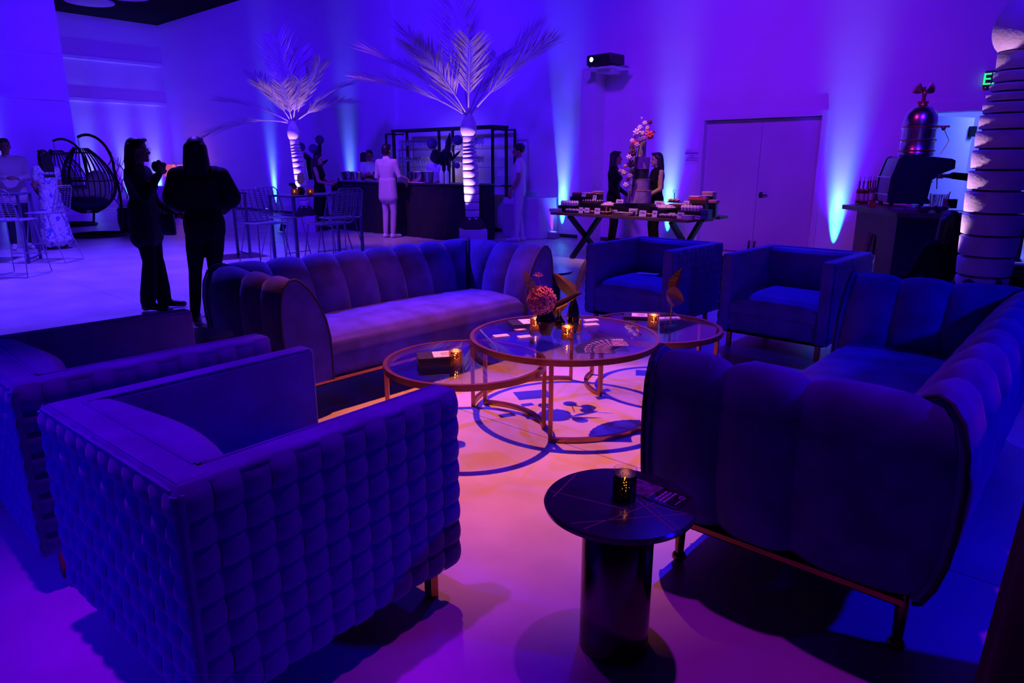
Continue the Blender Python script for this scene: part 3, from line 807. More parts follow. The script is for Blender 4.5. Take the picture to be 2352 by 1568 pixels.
# ================================================================ high tables and wire stools
NAVYM = mat('navy_powder_coat', (.10, .09, .22), .4, .5)
STOOLW = mat('stool_wire', (.30, .28, .42), .4, .3)
def make_high(label, N, ang, a, b, Hh=1.0):
    """N near corner; a along ang, b along ang+90"""
    t = thing('high_table', label, 'bar table', (N[0], N[1], 0), radians(ang), 'slim high bar tables')
    MB().bbox((a/2, b/2, Hh - .012), (a, b, .024), .004).build('tabletop', NAVYM, t)
    for x in (.025, a - .025):
        for y in (.025, b - .025):
            MB().box((x, y, (Hh-.024)/2), (.035, .035, Hh - .024)).build('leg', NAVYM, t)
    for y in (.025, b - .025): MB().box((a/2, y, .06), (a - .08, .02, .02)).build('stretcher', NAVYM, t)
    return t
n1 = at(672, 450, 1.0)
make_high('slim navy high table with candles and a dark vase, behind the long sofa', n1, 52, 1.18, .60)
make_high('slim navy high table cut by the left edge, between wire stools', at(42, 445, 1.0) + Vector((0, 0, 0)), 110, .65, 1.25)
make_high('navy high table mostly hidden behind the woman in black', at(566, 441, 1.0), 130, .60, .60)
SH = .72
def make_stool(label, loc, rz, proto=[]):
    if proto: return dup(proto[0], loc, rz, label)
    t = thing('wire_stool', label, 'bar stool', loc, rz, 'woven wire bar stools')
    w, d = .21, .20; r = .008
    bf = []
    tl = lambda s, h: Vector((s * (w - .02*h), d + .02 + .10*h, SH + .02 + .36*h))
    pts = [tl(-1, 0), tl(-1, .5), tl(-1, .9), Vector((-w*.72, d + .118, SH + .385)), Vector((w*.72, d + .118, SH + .385)), tl(1, .9), tl(1, .5), tl(1, 0), Vector((w*.8, d - .02, SH)), Vector((-w*.8, d - .02, SH))]
    MB().tube(pts, r, 8, closed=True).build('back_frame', STOOLW, t, True)
    for k in range(4):
        x = -.115 + .077*k
        MB().tube([(x, d - .02, SH + .0), (x*.98, d + .045, SH + .10), (x*.95, d + .118, SH + .38)], .0055, 6).build('back_rod', STOOLW, t, True)
    hw = MB()
    for k in range(13):
        h = (k + .8) / 13.6; hw.tube([tl(-1, h), tl(1, h) * .5 + tl(-1, h) * .5 + Vector((0, .012, 0)), tl(1, h)], .004, 5)
    tag(hw.build('back_weave', STOOLW, t, True), kind='stuff')
    sp = [(-w*.9, d - .02), (-w, d*.4), (-w*.97, -d*.7), (-w*.7, -d), (w*.7, -d), (w*.97, -d*.7), (w, d*.4), (w*.9, d - .02)]
    MB().tube([(x, y, SH) for x, y in sp], r, 8, closed=True).build('seat_frame', STOOLW, t, True)
    sw = MB()
    for k in range(16):
        y = -d + .02 + k * (2*d - .05) / 15; sw.tube([(-w*.96, y, SH), (0, y, SH - .012), (w*.96, y, SH)], .0065, 5)
    tag(sw.build('seat_weave', STOOLW, t, True), kind='stuff')
    for s in (-1, 1):
        MB().tube([(s*w*.8, -d*.75, SH - .01), (s*(w+.03), -d - .05, .012), (s*(w+.03), d + .10, .012), (s*w*.8, d*.55, SH - .01)], .0075, 6).build('leg_frame', STOOLW, t, True)
    MB().tube([(-w-.01, -d - .02, .26), (w+.01, -d - .02, .26)], .007, 6).build('foot_rest', STOOLW, t, True)
    MB().tube([(-w-.03, d + .10, .012), (w+.03, d + .10, .012)], .007, 6).build('floor_rod', STOOLW, t, True)
    proto.append(t)
    return t
for px, py, deg, lb in ((604, 511, -38, 'wire stool left of the high table, right beside the woman in black'), (652, 498, -30, 'wire stool left of the high table, its back against the bright wall beam'),
                        (752, 512, 140, 'wire stool right of the high table, the nearer one'), (778, 499, 135, 'wire stool right of the high table, the farther one behind another'),
                        (28, 504, 95, 'wire stool at far left seen from behind, back towards the camera'), (106, 488, 182, 'wire stool at far left standing in front of the woman in the floral dress')):
    p = at(px, py, SH); make_stool(lb, (p.x, p.y, 0), face_to(deg))
# centrepiece on the high table
p = at(692, 447, 1.0)
t = thing('round_black_vase', 'round black vase with dark and silver leaves on the high table', 'vase', (p.x, p.y, 1.0), 0)
MB().lathe([(0, 0), (.04, 0), (.06, .04), (.05, .085), (.03, .10), (.02, .10), (0, .08)], 20).build('vessel', BLKGL, t, True)
for dx, dz, wd, mt_, lb in ((-.17, .06, .085, BLKGL, 'glossy dark leaf leaning left from the round vase on the high table'), (-.02, .20, .06, SILVERLEAF, 'silver-blue leaf standing in the round vase on the high table, left one'), (.035, .215, .075, SILVERLEAF, 'silver-blue leaf standing in the round vase on the high table, right one')):
    l = thing('vase_leaf', lb, 'leaf', (p.x, p.y, 1.085), 0)
    MB().tube([(0, 0, 0), (dx*.35, 0, dz*.3 + .01)], .002, 5).build('stem', OLIVE, l)
    leaf_mb((dx*.3, 0, dz*.25), (dx, 0, dz), (.6 if dz > .1 else 0, .2, .0 if dz > .1 else 1), (0, 0, 0), wd, .1, .2).build('blade', mt_, l, True)
for px, lb in ((677, 'amber votive left of the vase on the high table'), (713, 'amber votive right of the vase on the high table')):
    p2 = at(px, 448, 1.0); votive(lb, Vector((p2.x, p2.y, 1.0)), .4, r=.05, h=.10)
# ================================================================ far left corner
RATT = mat('dark_rattan', (.035, .03, .06), .45)
CUSH = mat('white_cushion', (.72, .70, .76), .85, bump=.2, bscale=9)
def egg(label, x, y, rot, k=1.0):
    t = thing('hanging_egg_chair', label, 'hanging chair', (x, y, 0), rot, 'hanging rattan egg chairs')
    b = MB().tube([(.52*cos(2*pi*i/40), .52*sin(2*pi*i/40), .025) for i in range(40)], .025, 8, closed=True); b.tube([(-.5, .0, .025), (.5, 0, .025)], .022, 8)
    b.build('stand_ring', DARKM, t, True)
    pts = []
    for i in range(25):
        a = i / 24
        if a < .55: pts.append((.48 + .08*sin(a/.55*pi*.9), 0, .03 + 1.30*a/.55))
        else:
            q = (a - .55) / .45 * pi * .62; pts.append((.52 - .46*(1-cos(q)), 0, 1.33 + .62*sin(q)*1.02))
    MB().tube(pts, .026, 10).build('stand_pole', DARKM, t, True)
    end = Vector(pts[-1])
    ch = MB()
    for i in range(5): ch.tube([(end.x + .012*cos(j*pi/4)*(1 if i % 2 else .3), .012*cos(j*pi/4)*(.3 if i % 2 else 1), end.z - .03 - i*.036 + .024*sin(j*pi/4)) for j in range(8)], .004, 5, closed=True)
    ch.build('chain', STEEL, t, True)
    cx, zt, zb = end.x, end.z - .21, .46
    R = .52
    def prof(h):
        # h 0 bottom .. 1 top
        return R * (sin(pi * min(1, (h * .93 + .02)) ** .82)) ** .75 + .03
    N = 34
    for i in range(N):
        a = 2*pi*i/N
        da = abs(((a - radians(205)) + pi) % (2*pi) - pi)
        hmax = .40 if da < .95 else 1.0
        hs = [hmax * j / 16 for j in range(17)]
        MB().tube([(cx + prof(h)*cos(a), prof(h)*sin(a), zb + (zt-zb)*h) for h in hs], .0095, 6).build('rib', RATT, t, True)
    rg = MB()
    for h in (.06, .50, .93):
        rg.tube([(cx + prof(h)*cos(2*pi*i/36), prof(h)*sin(2*pi*i/36), zb + (zt-zb)*h) for i in range(36) if h != .5 or abs(((2*pi*i/36 - radians(205)) + pi) % (2*pi) - pi) > .9], .012, 6, closed=(h != .5))
    op = [(cx + (prof(h)+.006)*cos(radians(205)+s*.95), (prof(h)+.006)*sin(radians(205)+s*.95), zb + (zt-zb)*h) for s in (1,) for h in [.4 + .055*j for j in range(12)]] + [(cx + (prof(h)+.006)*cos(radians(205)-.95), (prof(h)+.006)*sin(radians(205)-.95), zb + (zt-zb)*h) for h in [1.0 - .055*j for j in range(12)]]
    rg.tube(op, .022, 8); rg.tube([(cx + prof(.40)*1.01*cos(radians(205)-.95+1.9*j/12), prof(.40)*1.01*sin(radians(205)-.95+1.9*j/12), zb + (zt-zb)*.40) for j in range(13)], .022, 8)
    rg.build('basket_hoops', RATT, t, True)
    MB().ball((cx, 0, zb + .20), (.40, .40, .13), 24, 12).build('seat_cushion', mat('navy_cushion', (.05, .05, .25), .8), t, True)
    MB().ball((cx + .20, .10, zb + .55), (.14, .36, .28), 20, 12).build('back_cushion', CUSH, t, True)
    MB().ball((cx - .02, -.12, zb + .42), (.33, .26, .13), 20, 10).build('pillow', CUSH, t, True)
    return t
p = at(228, 541); egg('hanging egg chair with white cushions, the front one beside the dark drum stool', p.x - .02, p.y, radians(0))
p = at(165, 517); egg('hanging egg chair behind the woman in the floral dress', p.x, p.y, radians(10))
p = at(246, 541)
t = thing('garden_stool', 'dark barrel-shaped garden stool under the hanging chair', 'stool', (p.x + .12, p.y + .72, 0), 0)
MB().lathe([(0, 0), (.19, 0), (.225, .10), (.24, .26), (.225, .42), (.19, .52), (0, .52)], 32).build('barrel', mat('dark_ceramic', (.015, .02, .06), .25, var=.6, vscale=6), t, True)
MB().lathe([(0, .521), (.185, .521), (.18, .53), (0, .53)], 32).build('stool_top', mat('pale_stone', (.5, .5, .55), .4), t, True)
# lilac sofa, branches and lamps at the back corner
LILAC = mat('lilac_fabric', (.50, .40, .52), .85)
q = at(275, 492)
t = thing('lilac_sofa', 'low lilac sofa against the far wall behind the standing women', 'sofa', (q.x + .6, q.y + .45, 0), UA)
MB().bbox((0, 0, .28), (2.2, .8, .20), .05).build('seat_cushion', LILAC, t, True)
for k in range(3): MB().bbox((-.73 + .73*k, .33, .57), (.71, .20, .42), .06).build('back_cushion', LILAC, t, True)
MB().box((0, 0, .11), (2.2, .8, .16)).build('base', mat('dark_wood', (.06, .025, .03), .5), t)
BRN = mat('branch_wood', (.05, .04, .06), .7)
rb = random.Random(11)
for k, (px, lb) in enumerate(((262, 'bare twisted twig branch, leftmost by the hanging chair'), (276, 'bare twisted twig branch, middle one of three'), (287, 'bare twisted twig branch nearest the standing woman'))):
    c = atY(px, 440, q.y + 1.5 + .55*k)
    t = thing('twig_branch', lb, 'branch', (c.x, c.y, 0), 0, 'tall bare twig branches')
    pts = [(0, 0, 0)]
    for j in range(1, 12): pts.append((.10*sin(j*1.3 + k*2), .05*cos(j), j*.145))
    MB().tube(pts, [.022 - .0012*j for j in range(12)], 6).build('stem', BRN, t, True)
    for j in (6, 8, 9):
        b0 = Vector(pts[j]); s = 1 if (j + k) % 2 else -1
        MB().tube([b0, b0 + Vector((s*.12, 0, .18)), b0 + Vector((s*.20, .02, .46))], [.011, .009, .005], 6).build('twig', BRN, t, True)
SHADE = mat('lamp_shade', (.55, .22, .16), .8, emit=(1.0, .16, .10), estr=.55)
for px, py, lb in ((401, 470, 'glowing orange square lamp between the two standing women'), (431, 472, 'glowing orange square lamp hidden behind the woman in black')):
    c = at(px, 476); b_ = thing('lamp_table', 'dark low table under the ' + lb.split(' lamp')[0] + ' lamp ' + lb.split('lamp ')[1], 'table', (c.x, c.y, 0), UA)
    MB().box((0, 0, .50), (.36, .36, .04)).build('tabletop', DARKM, b_)
    for x in (-.15, .15):
        for y in (-.15, .15): MB().box((x, y, .24), (.04, .04, .48)).build('leg', DARKM, b_)
    l = thing('table_lamp', lb, 'lamp', (c.x, c.y, .52), UA)
    MB().cyl((0, 0, 0), (0, 0, .03), .12, n=20).build('base', DARKM, l); MB().cyl((0, 0, .03), (0, 0, .60), .012).build('stem', DARKM, l)
    MB().lathe([(.20, .48), (.19, .86), (.185, .86), (.195, .48)], 4).build('shade', SHADE, l)
    pl = bpy.data.lights.new('lamp_glow', 'POINT'); pl.color = (1, .25, .12); pl.energy = 3; pl.shadow_soft_size = .08
    po = bpy.data.objects.new('lamp_glow', pl); COL.objects.link(po); po.parent = l; po.location = (0, 0, .9)

# ================================================================ palms
TRUNK = mat('palm_trunk_white', (.72, .62, .72), .7, var=.12, vscale=9, bump=.3, bscale=50)
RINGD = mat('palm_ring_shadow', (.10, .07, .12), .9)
FROND = mat('palm_frond', (.60, .50, .62), .55, var=.15, vscale=5)
MOSS = mat('dark_moss', (.05, .025, .04), .95, bump=.8, bscale=20)
PLANT = mat('white_planter', (.70, .66, .72), .45)
def palm(label, x, y, ztop, r, z0, fr, boxed=True, seed=1, lean=(0, 0), upl=None, flip=1):
    rn = random.Random(seed)
    t = thing('artificial_palm', label, 'palm tree', (x, y, 0), 0, 'white artificial palms')
    Hh = ztop - z0
    n = 14
    hs = [0.0]
    seg = [.9, 1.0, 1.05, 1.1, 1.1, 1.0, 1.0, .9, .75, .55, .45, .42, .55, .9]
    tot = sum(seg); acc = 0
    bulb = Hh * .22
    for k in range(n):
        zA = z0 + (Hh - bulb) * acc / tot; acc += seg[k]; zB = z0 + (Hh - bulb) * acc / tot
        f = (k + .5) / n
        ra = r * (.86 + .22 * sin(pi * min(1, f * 1.1))) * (1.0 - .08 * f)
        c = Vector((lean[0] * f, lean[1] * f, 0))
        MB().lathe([(ra*.90, zA + .010), (ra*.97, zA + .014), (ra*.985, zA + .02), (ra*1.005, (zA+zB)/2), (ra*1.02, zB - .012), (ra*1.0, zB - .006), (ra*.92, zB - .002)], 28, c).build('trunk_ring', TRUNK, t, True, 60)
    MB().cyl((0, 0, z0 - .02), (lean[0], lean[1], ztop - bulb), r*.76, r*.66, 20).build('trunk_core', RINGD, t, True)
    zb = ztop - bulb; c = Vector((lean[0], lean[1], 0))
    def bul(a, b):
        an = a*2*pi; z = zb + bulb*(b*(.78 + .22*(.5 + .5*cos(an - 1.2*flip))))
        rr = r*(.80 + .34*sin(pi*min(1, b*1.08)**.8) - .42*b*b)
        return Vector((rr*cos(an), rr*sin(an), z)) + c
    MB().grid(bul, 28, 14).build('crown_sheath', TRUNK, t, True, 60)
    top = Vector((lean[0], lean[1], ztop - bulb*.25))
    for (dx, dy, dz, droop, L) in fr:
        d = Vector((dx, dy, dz)).normalized()
        pts = []
        for i in range(15):
            a = i / 14; pts.append(top + d * (L*a) + Vector((0, 0, -droop*L*a*a)) + Vector((d.x, d.y, 0)) * (droop*.25*L*a*a))
        f_ = MB().tube(pts, [.016*(1-.85*i/14) for i in range(15)], 6).build('frond_stem', FROND, t, True)
        mb = MB(); NL = 44
        for j in range(NL):
            a = .26 + .74*(j/NL); i = a*14; i0 = min(int(i), 13); q_ = Vector(pts[i0]).lerp(Vector(pts[i0+1]), i - i0)
            tg = (Vector(pts[i0+1]) - Vector(pts[i0])).normalized(); sd = tg.cross(Vector((0, 0, 1)));
            sd = sd.normalized() if sd.length > .05 else Vector((1, 0, 0))
            if abs(d.z) > .9: sd = Vector((1, 0, 0)) - tg * tg.x; sd.normalize()
            ll = L*.40*(sin(pi*(.18 + .72*(a-.26)/.74)))**.7
            up = sd.cross(tg)
            for s in (-1, 1):
                e = q_ + (sd*s*(.62 + rn.uniform(-.1, .1)) + tg*(.85 + rn.uniform(-.12, .12)) + up*rn.uniform(-.05, .25)).normalized()*ll*rn.uniform(.85, 1.08) + Vector((0, 0, -.05*ll))
                wv = (e - q_).cross(up).normalized() * .012
                m_ = q_.lerp(e, .45)
                mb.add([q_, m_ + wv, e, m_ - wv, m_ + up*.004], ((0, 1, 4), (1, 2, 4), (2, 3, 4), (3, 0, 4)))
        tag(mb.build('leaflets', FROND, f_), kind='stuff')
    if boxed:
        pl = thing('planter_box', 'white square planter box under the ' + label.split(',')[0], 'planter', (x, y, 0), radians(6), 'white planter boxes')
        MB().bbox((0, 0, z0/2 - .04), (.46, .46, z0 - .08), .006).build('box', PLANT, pl)
        mo = thing('moss_mound', 'dark moss round the foot of the ' + label.split(',')[0], 'moss', (x, y, z0 - .082), 0)
        def mound(a, b):
            an = a*2*pi; rr = .205*(1-b) + r*.8*b; w = 1 + .12*sin(an*5 + b*3)
            return Vector((rr*w*cos(an), rr*w*sin(an), .20*b**.7 + .015*sin(an*7)))
        MB().grid(mound, 36, 10).build('mound', MOSS, mo, True)
    if upl:
        b_ = Vector((x, y, 0)) + Vector((upl[0], upl[1], 0))
        u_ = thing('palm_spot', 'small floor spotlight aimed up the ' + label.split(',')[0], 'spotlight', b_, math.atan2(-upl[1], -upl[0]) - pi/2)
        MB().cyl((0, 0, .04), (0, .05, .17), .05, .06, 16).build('lamp_can', DARKM, u_, True)
        br = MB().tube([(-.07, 0, .012), (-.07, .02, .12)], .008, 6); br.tube([(.07, 0, .012), (.07, .02, .12)], .008, 6); br.box((0, 0, .008), (.16, .12, .016)); br.build('yoke', STEEL, u_)
        spot('palm_up', b_ + Vector((0, 0, .22)) + (Vector((x, y, 0)) - b_) * .12, Vector((x + lean[0]*.7, y, upl[2])), (1.0, .58, .92), upl[3], upl[4], .6, .02)
        spot('palm_crown_up', b_ + Vector((0, 0, .22)), Vector((x + lean[0], y, ztop + 1.0)), (1.0, .50, .95), upl[3] * .9, 44, 1.0, .03)
    return t
S45 = .7
fr2 = [(-.85, .1, .80, .20, 2.05), (-.95, -.2, .60, .24, 1.9), (-.62, .3, 1.05, .16, 2.0), (-.15, .35, 1.2, .06, 2.0), (.05, -.4, .85, .20, 1.5), (.62, .2, .95, .12, 2.0), (.75, -.25, .80, .14, 1.9), (-.45, -.6, .80, .18, 1.7), (.3, .6, .95, .2, 1.7), (-.8, .5, .95, .22, 1.9)]
q2 = at(1087, 571)
palm('white palm in front of the bar', q2.x, q2.y, 2.26, .125, .42, fr2, True, 2, (-.05, 0), (-.40, -.42, 1.4, 190, 27))
fr1 = [(-.95, .2, .55, .22, 1.75), (-1.0, -.2, .26, .42, 1.7), (-.2, .2, 1.2, .05, 1.85), (.1, .3, 1.1, .05, 1.6), (.7, .2, .75, .22, 1.6), (.9, -.3, .62, .30, 1.6), (.3, -.5, .75, .15, 1.2), (-.3, -.5, .75, .2, 1.2), (.5, -.2, .9, .1, 1.5), (-.6, .3, .95, .2, 1.6), (.05, -.6, .7, .12, 1.1)]
q1 = at(708, 531)
palm('white palm beside the left end of the bar', q1.x - .03, q1.y, 2.32, .12, .42, fr1, True, 5, (-.12, 0), (-.42, -.36, 1.6, 190, 27), -1)
q3 = atY(2258, 620, 4.95)
fr3 = [(-.35, -.1, 1.0, .15, 1.6), (-.1, .2, 1.2, .1, 1.6), (.5, .1, 1.0, .2, 1.7), (.8, .3, .7, .3, 1.6), (.1, -.4, 1.1, .2, 1.5), (-.6, .4, .9, .25, 1.6)]
palm('tall white palm at the right edge', q3.x, q3.y, 2.62, .185, .50, fr3, True, 9, (.02, 0), (-.50, .42, 1.75, 110, 30))
# ================================================================ bar
CLOTHB = mat('black_cloth', (.010, .009, .016), .85, var=.3, vscale=6)
CLOTHW = mat('white_cloth', (.62, .60, .68), .85, var=.06, vscale=4)
BARV, BZ = 9.0, 1.05
BU0, BU1 = onwall(758, 400, BARV).dot(U), onwall(1068, 400, BARV).dot(U)
def onv(px, v, z):
    p = onwall(px, 400, v); return Vector((p.x, p.y, z))
def drape(name, t, w, d, h, mt, nf, amp=.02, open_back=False):
    per = [(-w/2, -d/2), (w/2, -d/2), (w/2, d/2), (-w/2, d/2)]
    L = [w, d, w, d]; tot = sum(L)
    def fn(a, b):
        s = a * tot; k = 0
        while k < 3 and s > L[k]: s -= L[k]; k += 1
        p0 = Vector(per[k]); p1 = Vector(per[(k+1) % 4]); q = p0.lerp(p1, min(1, s / L[k]))
        dr_ = (p1 - p0).normalized(); nrm = Vector((dr_.y, -dr_.x))
        off = amp * (.25 + .75*(1-b)) * (sin(a*tot*nf) + .5*sin(a*tot*nf*2.3 + 1)) * (1-b*.9)
        q = q + nrm * (off + .03*(1-b))
        return Vector((q.x, q.y, .008 + (h - .008)*b))
    return MB().grid(fn, int(tot*40), 6).build(name, mt, t, True, 70)
bar = thing('bar_counter', 'long bar counter draped in black cloth', 'bar', uv((BU0+BU1)/2, BARV + .38), UA)
drape('black_skirt', bar, BU1-BU0, .72, BZ - .03, CLOTHB, 17, .022)
MB().bbox((0, 0, BZ - .015), (BU1-BU0 + .05, .78, .03), .005).build('counter_top', mat('dark_counter', (.05, .035, .06), .35), bar)
MATP = mat('pale_bar_mat', (.55, .45, .52), .6)
for k, (px, w, lb) in enumerate(((808, .62, 'pale bar mat by the large ice tub at the left of the bar'), (872, .55, 'pale bar mat in front of the bartender with crossed arms'), (955, .55, 'pale bar mat right of the guest in the pale suit'))):
    p = onv(px, BARV + .12, BZ); m_ = tag(MB().box((0, 0, .008), (w, .16, .014)).build('bar_mat', MATP, None, loc=p, rz=UA), lb, 'bar mat', 'pale bar mats')
ICE = mat('ice_steel', (.40, .40, .52), .22, 1.0)
ICEC = mat('ice', (.75, .78, .85), .15)
def tub(lb, px, dv, r, h, sq=1.0):
    p = onv(px, BARV + dv, BZ + .001); t = thing('ice_bucket', lb, 'ice bucket', p, UA, 'steel ice buckets on the bar')
    MB().lathe([(0, 0), (r*.78, 0), (r, h), (r*1.03, h), (r*1.03, h-.008), (r*.96, h-.01), (r*.75, .02), (0, .02)], 28, sq=sq).build('bucket', ICE, t, True, 50)
    ic = MB()
    rr = random.Random(int(px))
    for k in range(14): a = rr.uniform(0, 6.28); q = rr.uniform(0, r*.75); ic.bbox((q*cos(a), q*sq*sin(a), h*.88 + rr.uniform(0, .03)), (.04, .04, .035), .006, rr.uniform(0, 3))
    tag(ic.build('ice_cubes', ICEC, t), kind='stuff')
    return t
tub('large oval steel ice tub at the left of the bar', 798, .32, .20, .19, .7)
tub('small steel ice bucket beside the large tub, left half of the bar', 818, .22, .09, .18)
tub('small steel ice bucket in front of the crossed-arm bartender', 868, .22, .10, .20)
tub('large oval steel ice tub right of the guest in the pale suit', 958, .32, .22, .20, .7)
tub('small steel ice bucket at the right end of the large tub', 985, .14, .10, .21)
def bottle(lb, p, mt, h=.30, r=.037, grp=None, label_m=None, name='bottle', cap=None):
    t = thing(name, lb, 'bottle', p, 0, grp)
    b = MB().lathe([(0, 0), (r, 0), (r, h*.58), (r*.85, h*.66), (r*.38, h*.74), (r*.34, h*.97), (r*.40, h*.975), (r*.40, h), (0, h)], 18).build('glass_body', mt, t, True, 50)
    if label_m: MB().lathe([(r*1.015, h*.14), (r*1.015, h*.48)], 18).build('paper_label', label_m, t, True)
    if cap: MB().cyl((0, 0, h), (0, 0, h + .025), r*.36, n=10).build('stopper', cap, t); 
    return t
FROST = mat('frosted_bottle', (.62, .62, .66), .35, emit=(.5, .45, .6), estr=.05)  # faint emission stands in for light caught by the frosted glass
for k, px in enumerate((1014, 1026)):
    b_ = bottle(('frosted white spirit bottle standing on the bar, left of the pair', 'frosted white spirit bottle standing on the bar, right of the pair')[k], onv(px, BARV + .12, BZ), FROST, .33, .042, 'frosted bottles on the bar')
DKGL = mat('dark_bottle_glass', (.012, .010, .02), .12, coat=.5)
bottle('dark wine bottle with white label at the left end of the bar', onv(741, BARV + .22, BZ), DKGL, .34, .042, None, PAPER)
AMB = mat('amber_drink', (.5, .2, .03), .2, emit=(1, .35, .05), estr=.25)  # emission puts a warm glow into the drink colour
for k, px in enumerate((935, 944)):
    t = thing('cocktail_glass', ('small amber cocktail glass on the bar beside the guest', 'dark cocktail glass with garnish on the bar')[k], 'glass', onv(px, BARV + .3, BZ), 0)
    MB().lathe([(0, 0), (.032, 0), (.036, .08), (.033, .08), (.029, .01), (0, .01)], 16).build('tumbler', CLEAR, t, True); MB().lathe([(0, .011), (.028, .011), (.031, .055), (0, .055)], 16).build('drink', AMB if k == 0 else DKGL, t, True)
# floral arrangements on the bar
DKLEAF = mat('dark_leaf', (.012, .014, .03), .4)
DKALL = mat('blue_allium', (.16, .12, .34), .8)
def bar_flower(pre, px, v, heads, leaves, hv=.42, rv=.10):
    p = onv(px, v, BZ)
    t = thing('tall_black_vase', 'tall black cylinder vase holding ' + pre, 'vase', p, 0)
    MB().lathe([(0, 0), (rv*.8, 0), (rv, hv), (rv*.93, hv), (rv*.7, .02), (0, .02)], 20).build('vessel', BLKGL, t, True)
    for k, (hx, hz, r) in enumerate(heads):
        f = thing('globe_flower', 'round dark blue globe flower, %s, %s' % (('left one', 'second', 'third')[k], pre.replace('the globe flowers ', '')), 'flower', p + Vector((0, 0, hv*.7)), 0)
        d = Vector((hx, 0, hz - hv*.7)); MB().tube([(0, 0, 0), d], .006, 5).build('stem', DKLEAF, f)
        mb = MB(); mb.ball(d, r*.86, 16, 10)
        for j in range(220):
            z = 1 - 2*(j+.5)/220; a = j*2.39996; q = math.sqrt(1-z*z); n_ = Vector((q*cos(a), q*sin(a), z)); s = n_.orthogonal().normalized()*.012; s2 = n_.cross(s)
            mb.add([d + n_*r*.7, d + n_*r*1.04 + s, d + n_*r*1.04 - s*.5 + s2, d + n_*r*1.04 - s*.5 - s2], ((0,1,2),(0,2,3),(0,3,1),(1,3,2)))
        tag(mb.build('florets', DKALL, f), kind='stuff')
    for k, (x0, z0_, x1, z1_, w) in enumerate(leaves):
        f = thing('dark_spear_leaf', 'large dark leaf, %s, in the vase %s' % (('leftmost', 'second', 'third', 'rightmost')[k], pre.replace('the globe flowers ', '')), 'leaf', p + Vector((0, 0, hv*.8)), 0)
        leaf_mb((x0, .02*k, z0_ - hv*.8), (x1, .03*k - .05, z1_ - hv*.8), (1, .2, 0), (0, 0, 0), w, .2, .15).build('blade', DKLEAF, f, True)
        MB().tube([(0, 0, 0), (x0, .02*k, z0_ - hv*.8)], .006, 5).build('stem', DKLEAF, f)
bar_flower('the globe flowers at the left end of the bar', 722, BARV + .35, ((-.27, .74, .095), (.02, .70, .10), (.18, .90, .095)), ((-.05, .35, -.18, .62, .20), (.05, .40, .20, .86, .17), (.10, .30, .34, .46, .16)), .46, .19)
bar_flower('the globe flowers at the middle of the bar', 1024, BARV + .4, ((-.25, .74, .10), (.24, .80, .09), (.22, .33, .055)), ((-.15, .35, -.20, .64, .26), (.02, .45, .10, .95, .13), (.08, .40, .30, .62, .10), (-.02, .38, .02, .66, .30)), .46, .11)

# ---------------------------------------------------------------- back bar shelving with stemware
SHV = 10.25
pL = onwall(907, 400, SHV); pR = onwall(1132, 400, SHV); uL = pL.dot(U); uR = pR.dot(U)
bb_ = thing('back_bar', 'black framed back bar shelving behind the bar', 'shelf unit', uv((uL+uR)/2, SHV + .2), UA)
BW = uR - uL
BLKF = mat('black_frame', (.012, .012, .02), .4, .4)
for x in (-BW/2, -.02, BW/2):
    for y in (-.2, .2): MB().box((x, y, 1.05), (.045, .045, 2.1)).build('post', BLKF, bb_)
for x in (-BW/2 - .36, BW/2 + .30):
    for y in (-.12, .12): MB().box((x, y, 1.03), (.035, .035, 2.06)).build('wing_post', BLKF, bb_)
    s_ = 1 if x > 0 else -1
    for z in (.98, 2.06): MB().box((x - s_*.17, .12, z), (.36, .03, .03)).build('wing_rail', BLKF, bb_)
    MB().box((x - s_*.17, -.12, 2.06), (.36, .03, .03)).build('wing_rail', BLKF, bb_)
for y in (-.2, .2): MB().box((0, y, 2.12), (BW + .08, .06, .05)).build('top_rail', BLKF, bb_)
for x in (-BW/2, BW/2): MB().box((x, 0, 2.12), (.05, .40, .05)).build('side_rail', BLKF, bb_)
ZS = (1.70, 1.34, .97)
for z in ZS: MB().box((0, 0, z), (BW, .38, .012)).build('shelf', glass('shelf_glass', (.7, .72, .9), 1.5, 0, 1.5) if z > 1 else BLKF, bb_)
MB().box((-.5, .17, .5), (BW*.98, .02, .9)).build('lower_panel', BLKF, bb_)
wg = thing('wine_glass', '', 'wine glass', (0, 0, 0), 0, 'stemware on the back bar')
MB().lathe([(0, .0), (.034, 0), (.034, .002), (.004, .006), (.0035, .085), (.02, .10), (.036, .135), (.034, .19), (.031, .215), (.030, .215), (.034, .14), (.018, .104), (0, .098)], 12).build('goblet', glass('stemware', (.93, .93, 1.0), 1.5, .12, 5.0), wg, True)
first = True
for zi, z in enumerate(ZS[:2]):
    for bay in (0, 1):
        x0 = -BW/2 + .10 if bay == 0 else .08; n_ = 11 if not (bay == 0 and zi == 1) else 9
        for r_ in range(2):
            for k in range(n_):
                lb = 'clear stemmed wine glass on the %s shelf, %s bay of the back bar' % (('upper', 'lower')[zi], ('left', 'right')[bay])
                loc = uv((uL+uR)/2 + x0 + k*.088 + .03*r_, SHV + .2 - .08 + .14*r_, z + .006)
                if first: wg.location = loc; wg['label'] = lb; first = False
                else: dup(wg, loc, 0, lb)
t = thing('steel_shaker', 'round dark steel vessel on the back bar shelf', 'vessel', uv((uL+uR)/2 - .16, SHV + .12, ZS[1] + .007), 0)
MB().ball((0, 0, .09), (.085, .085, .085), 20, 12).build('body', ICE, t, True); MB().lathe([(.03, 0), (.02, .012)], 12).build('foot', ICE, t)
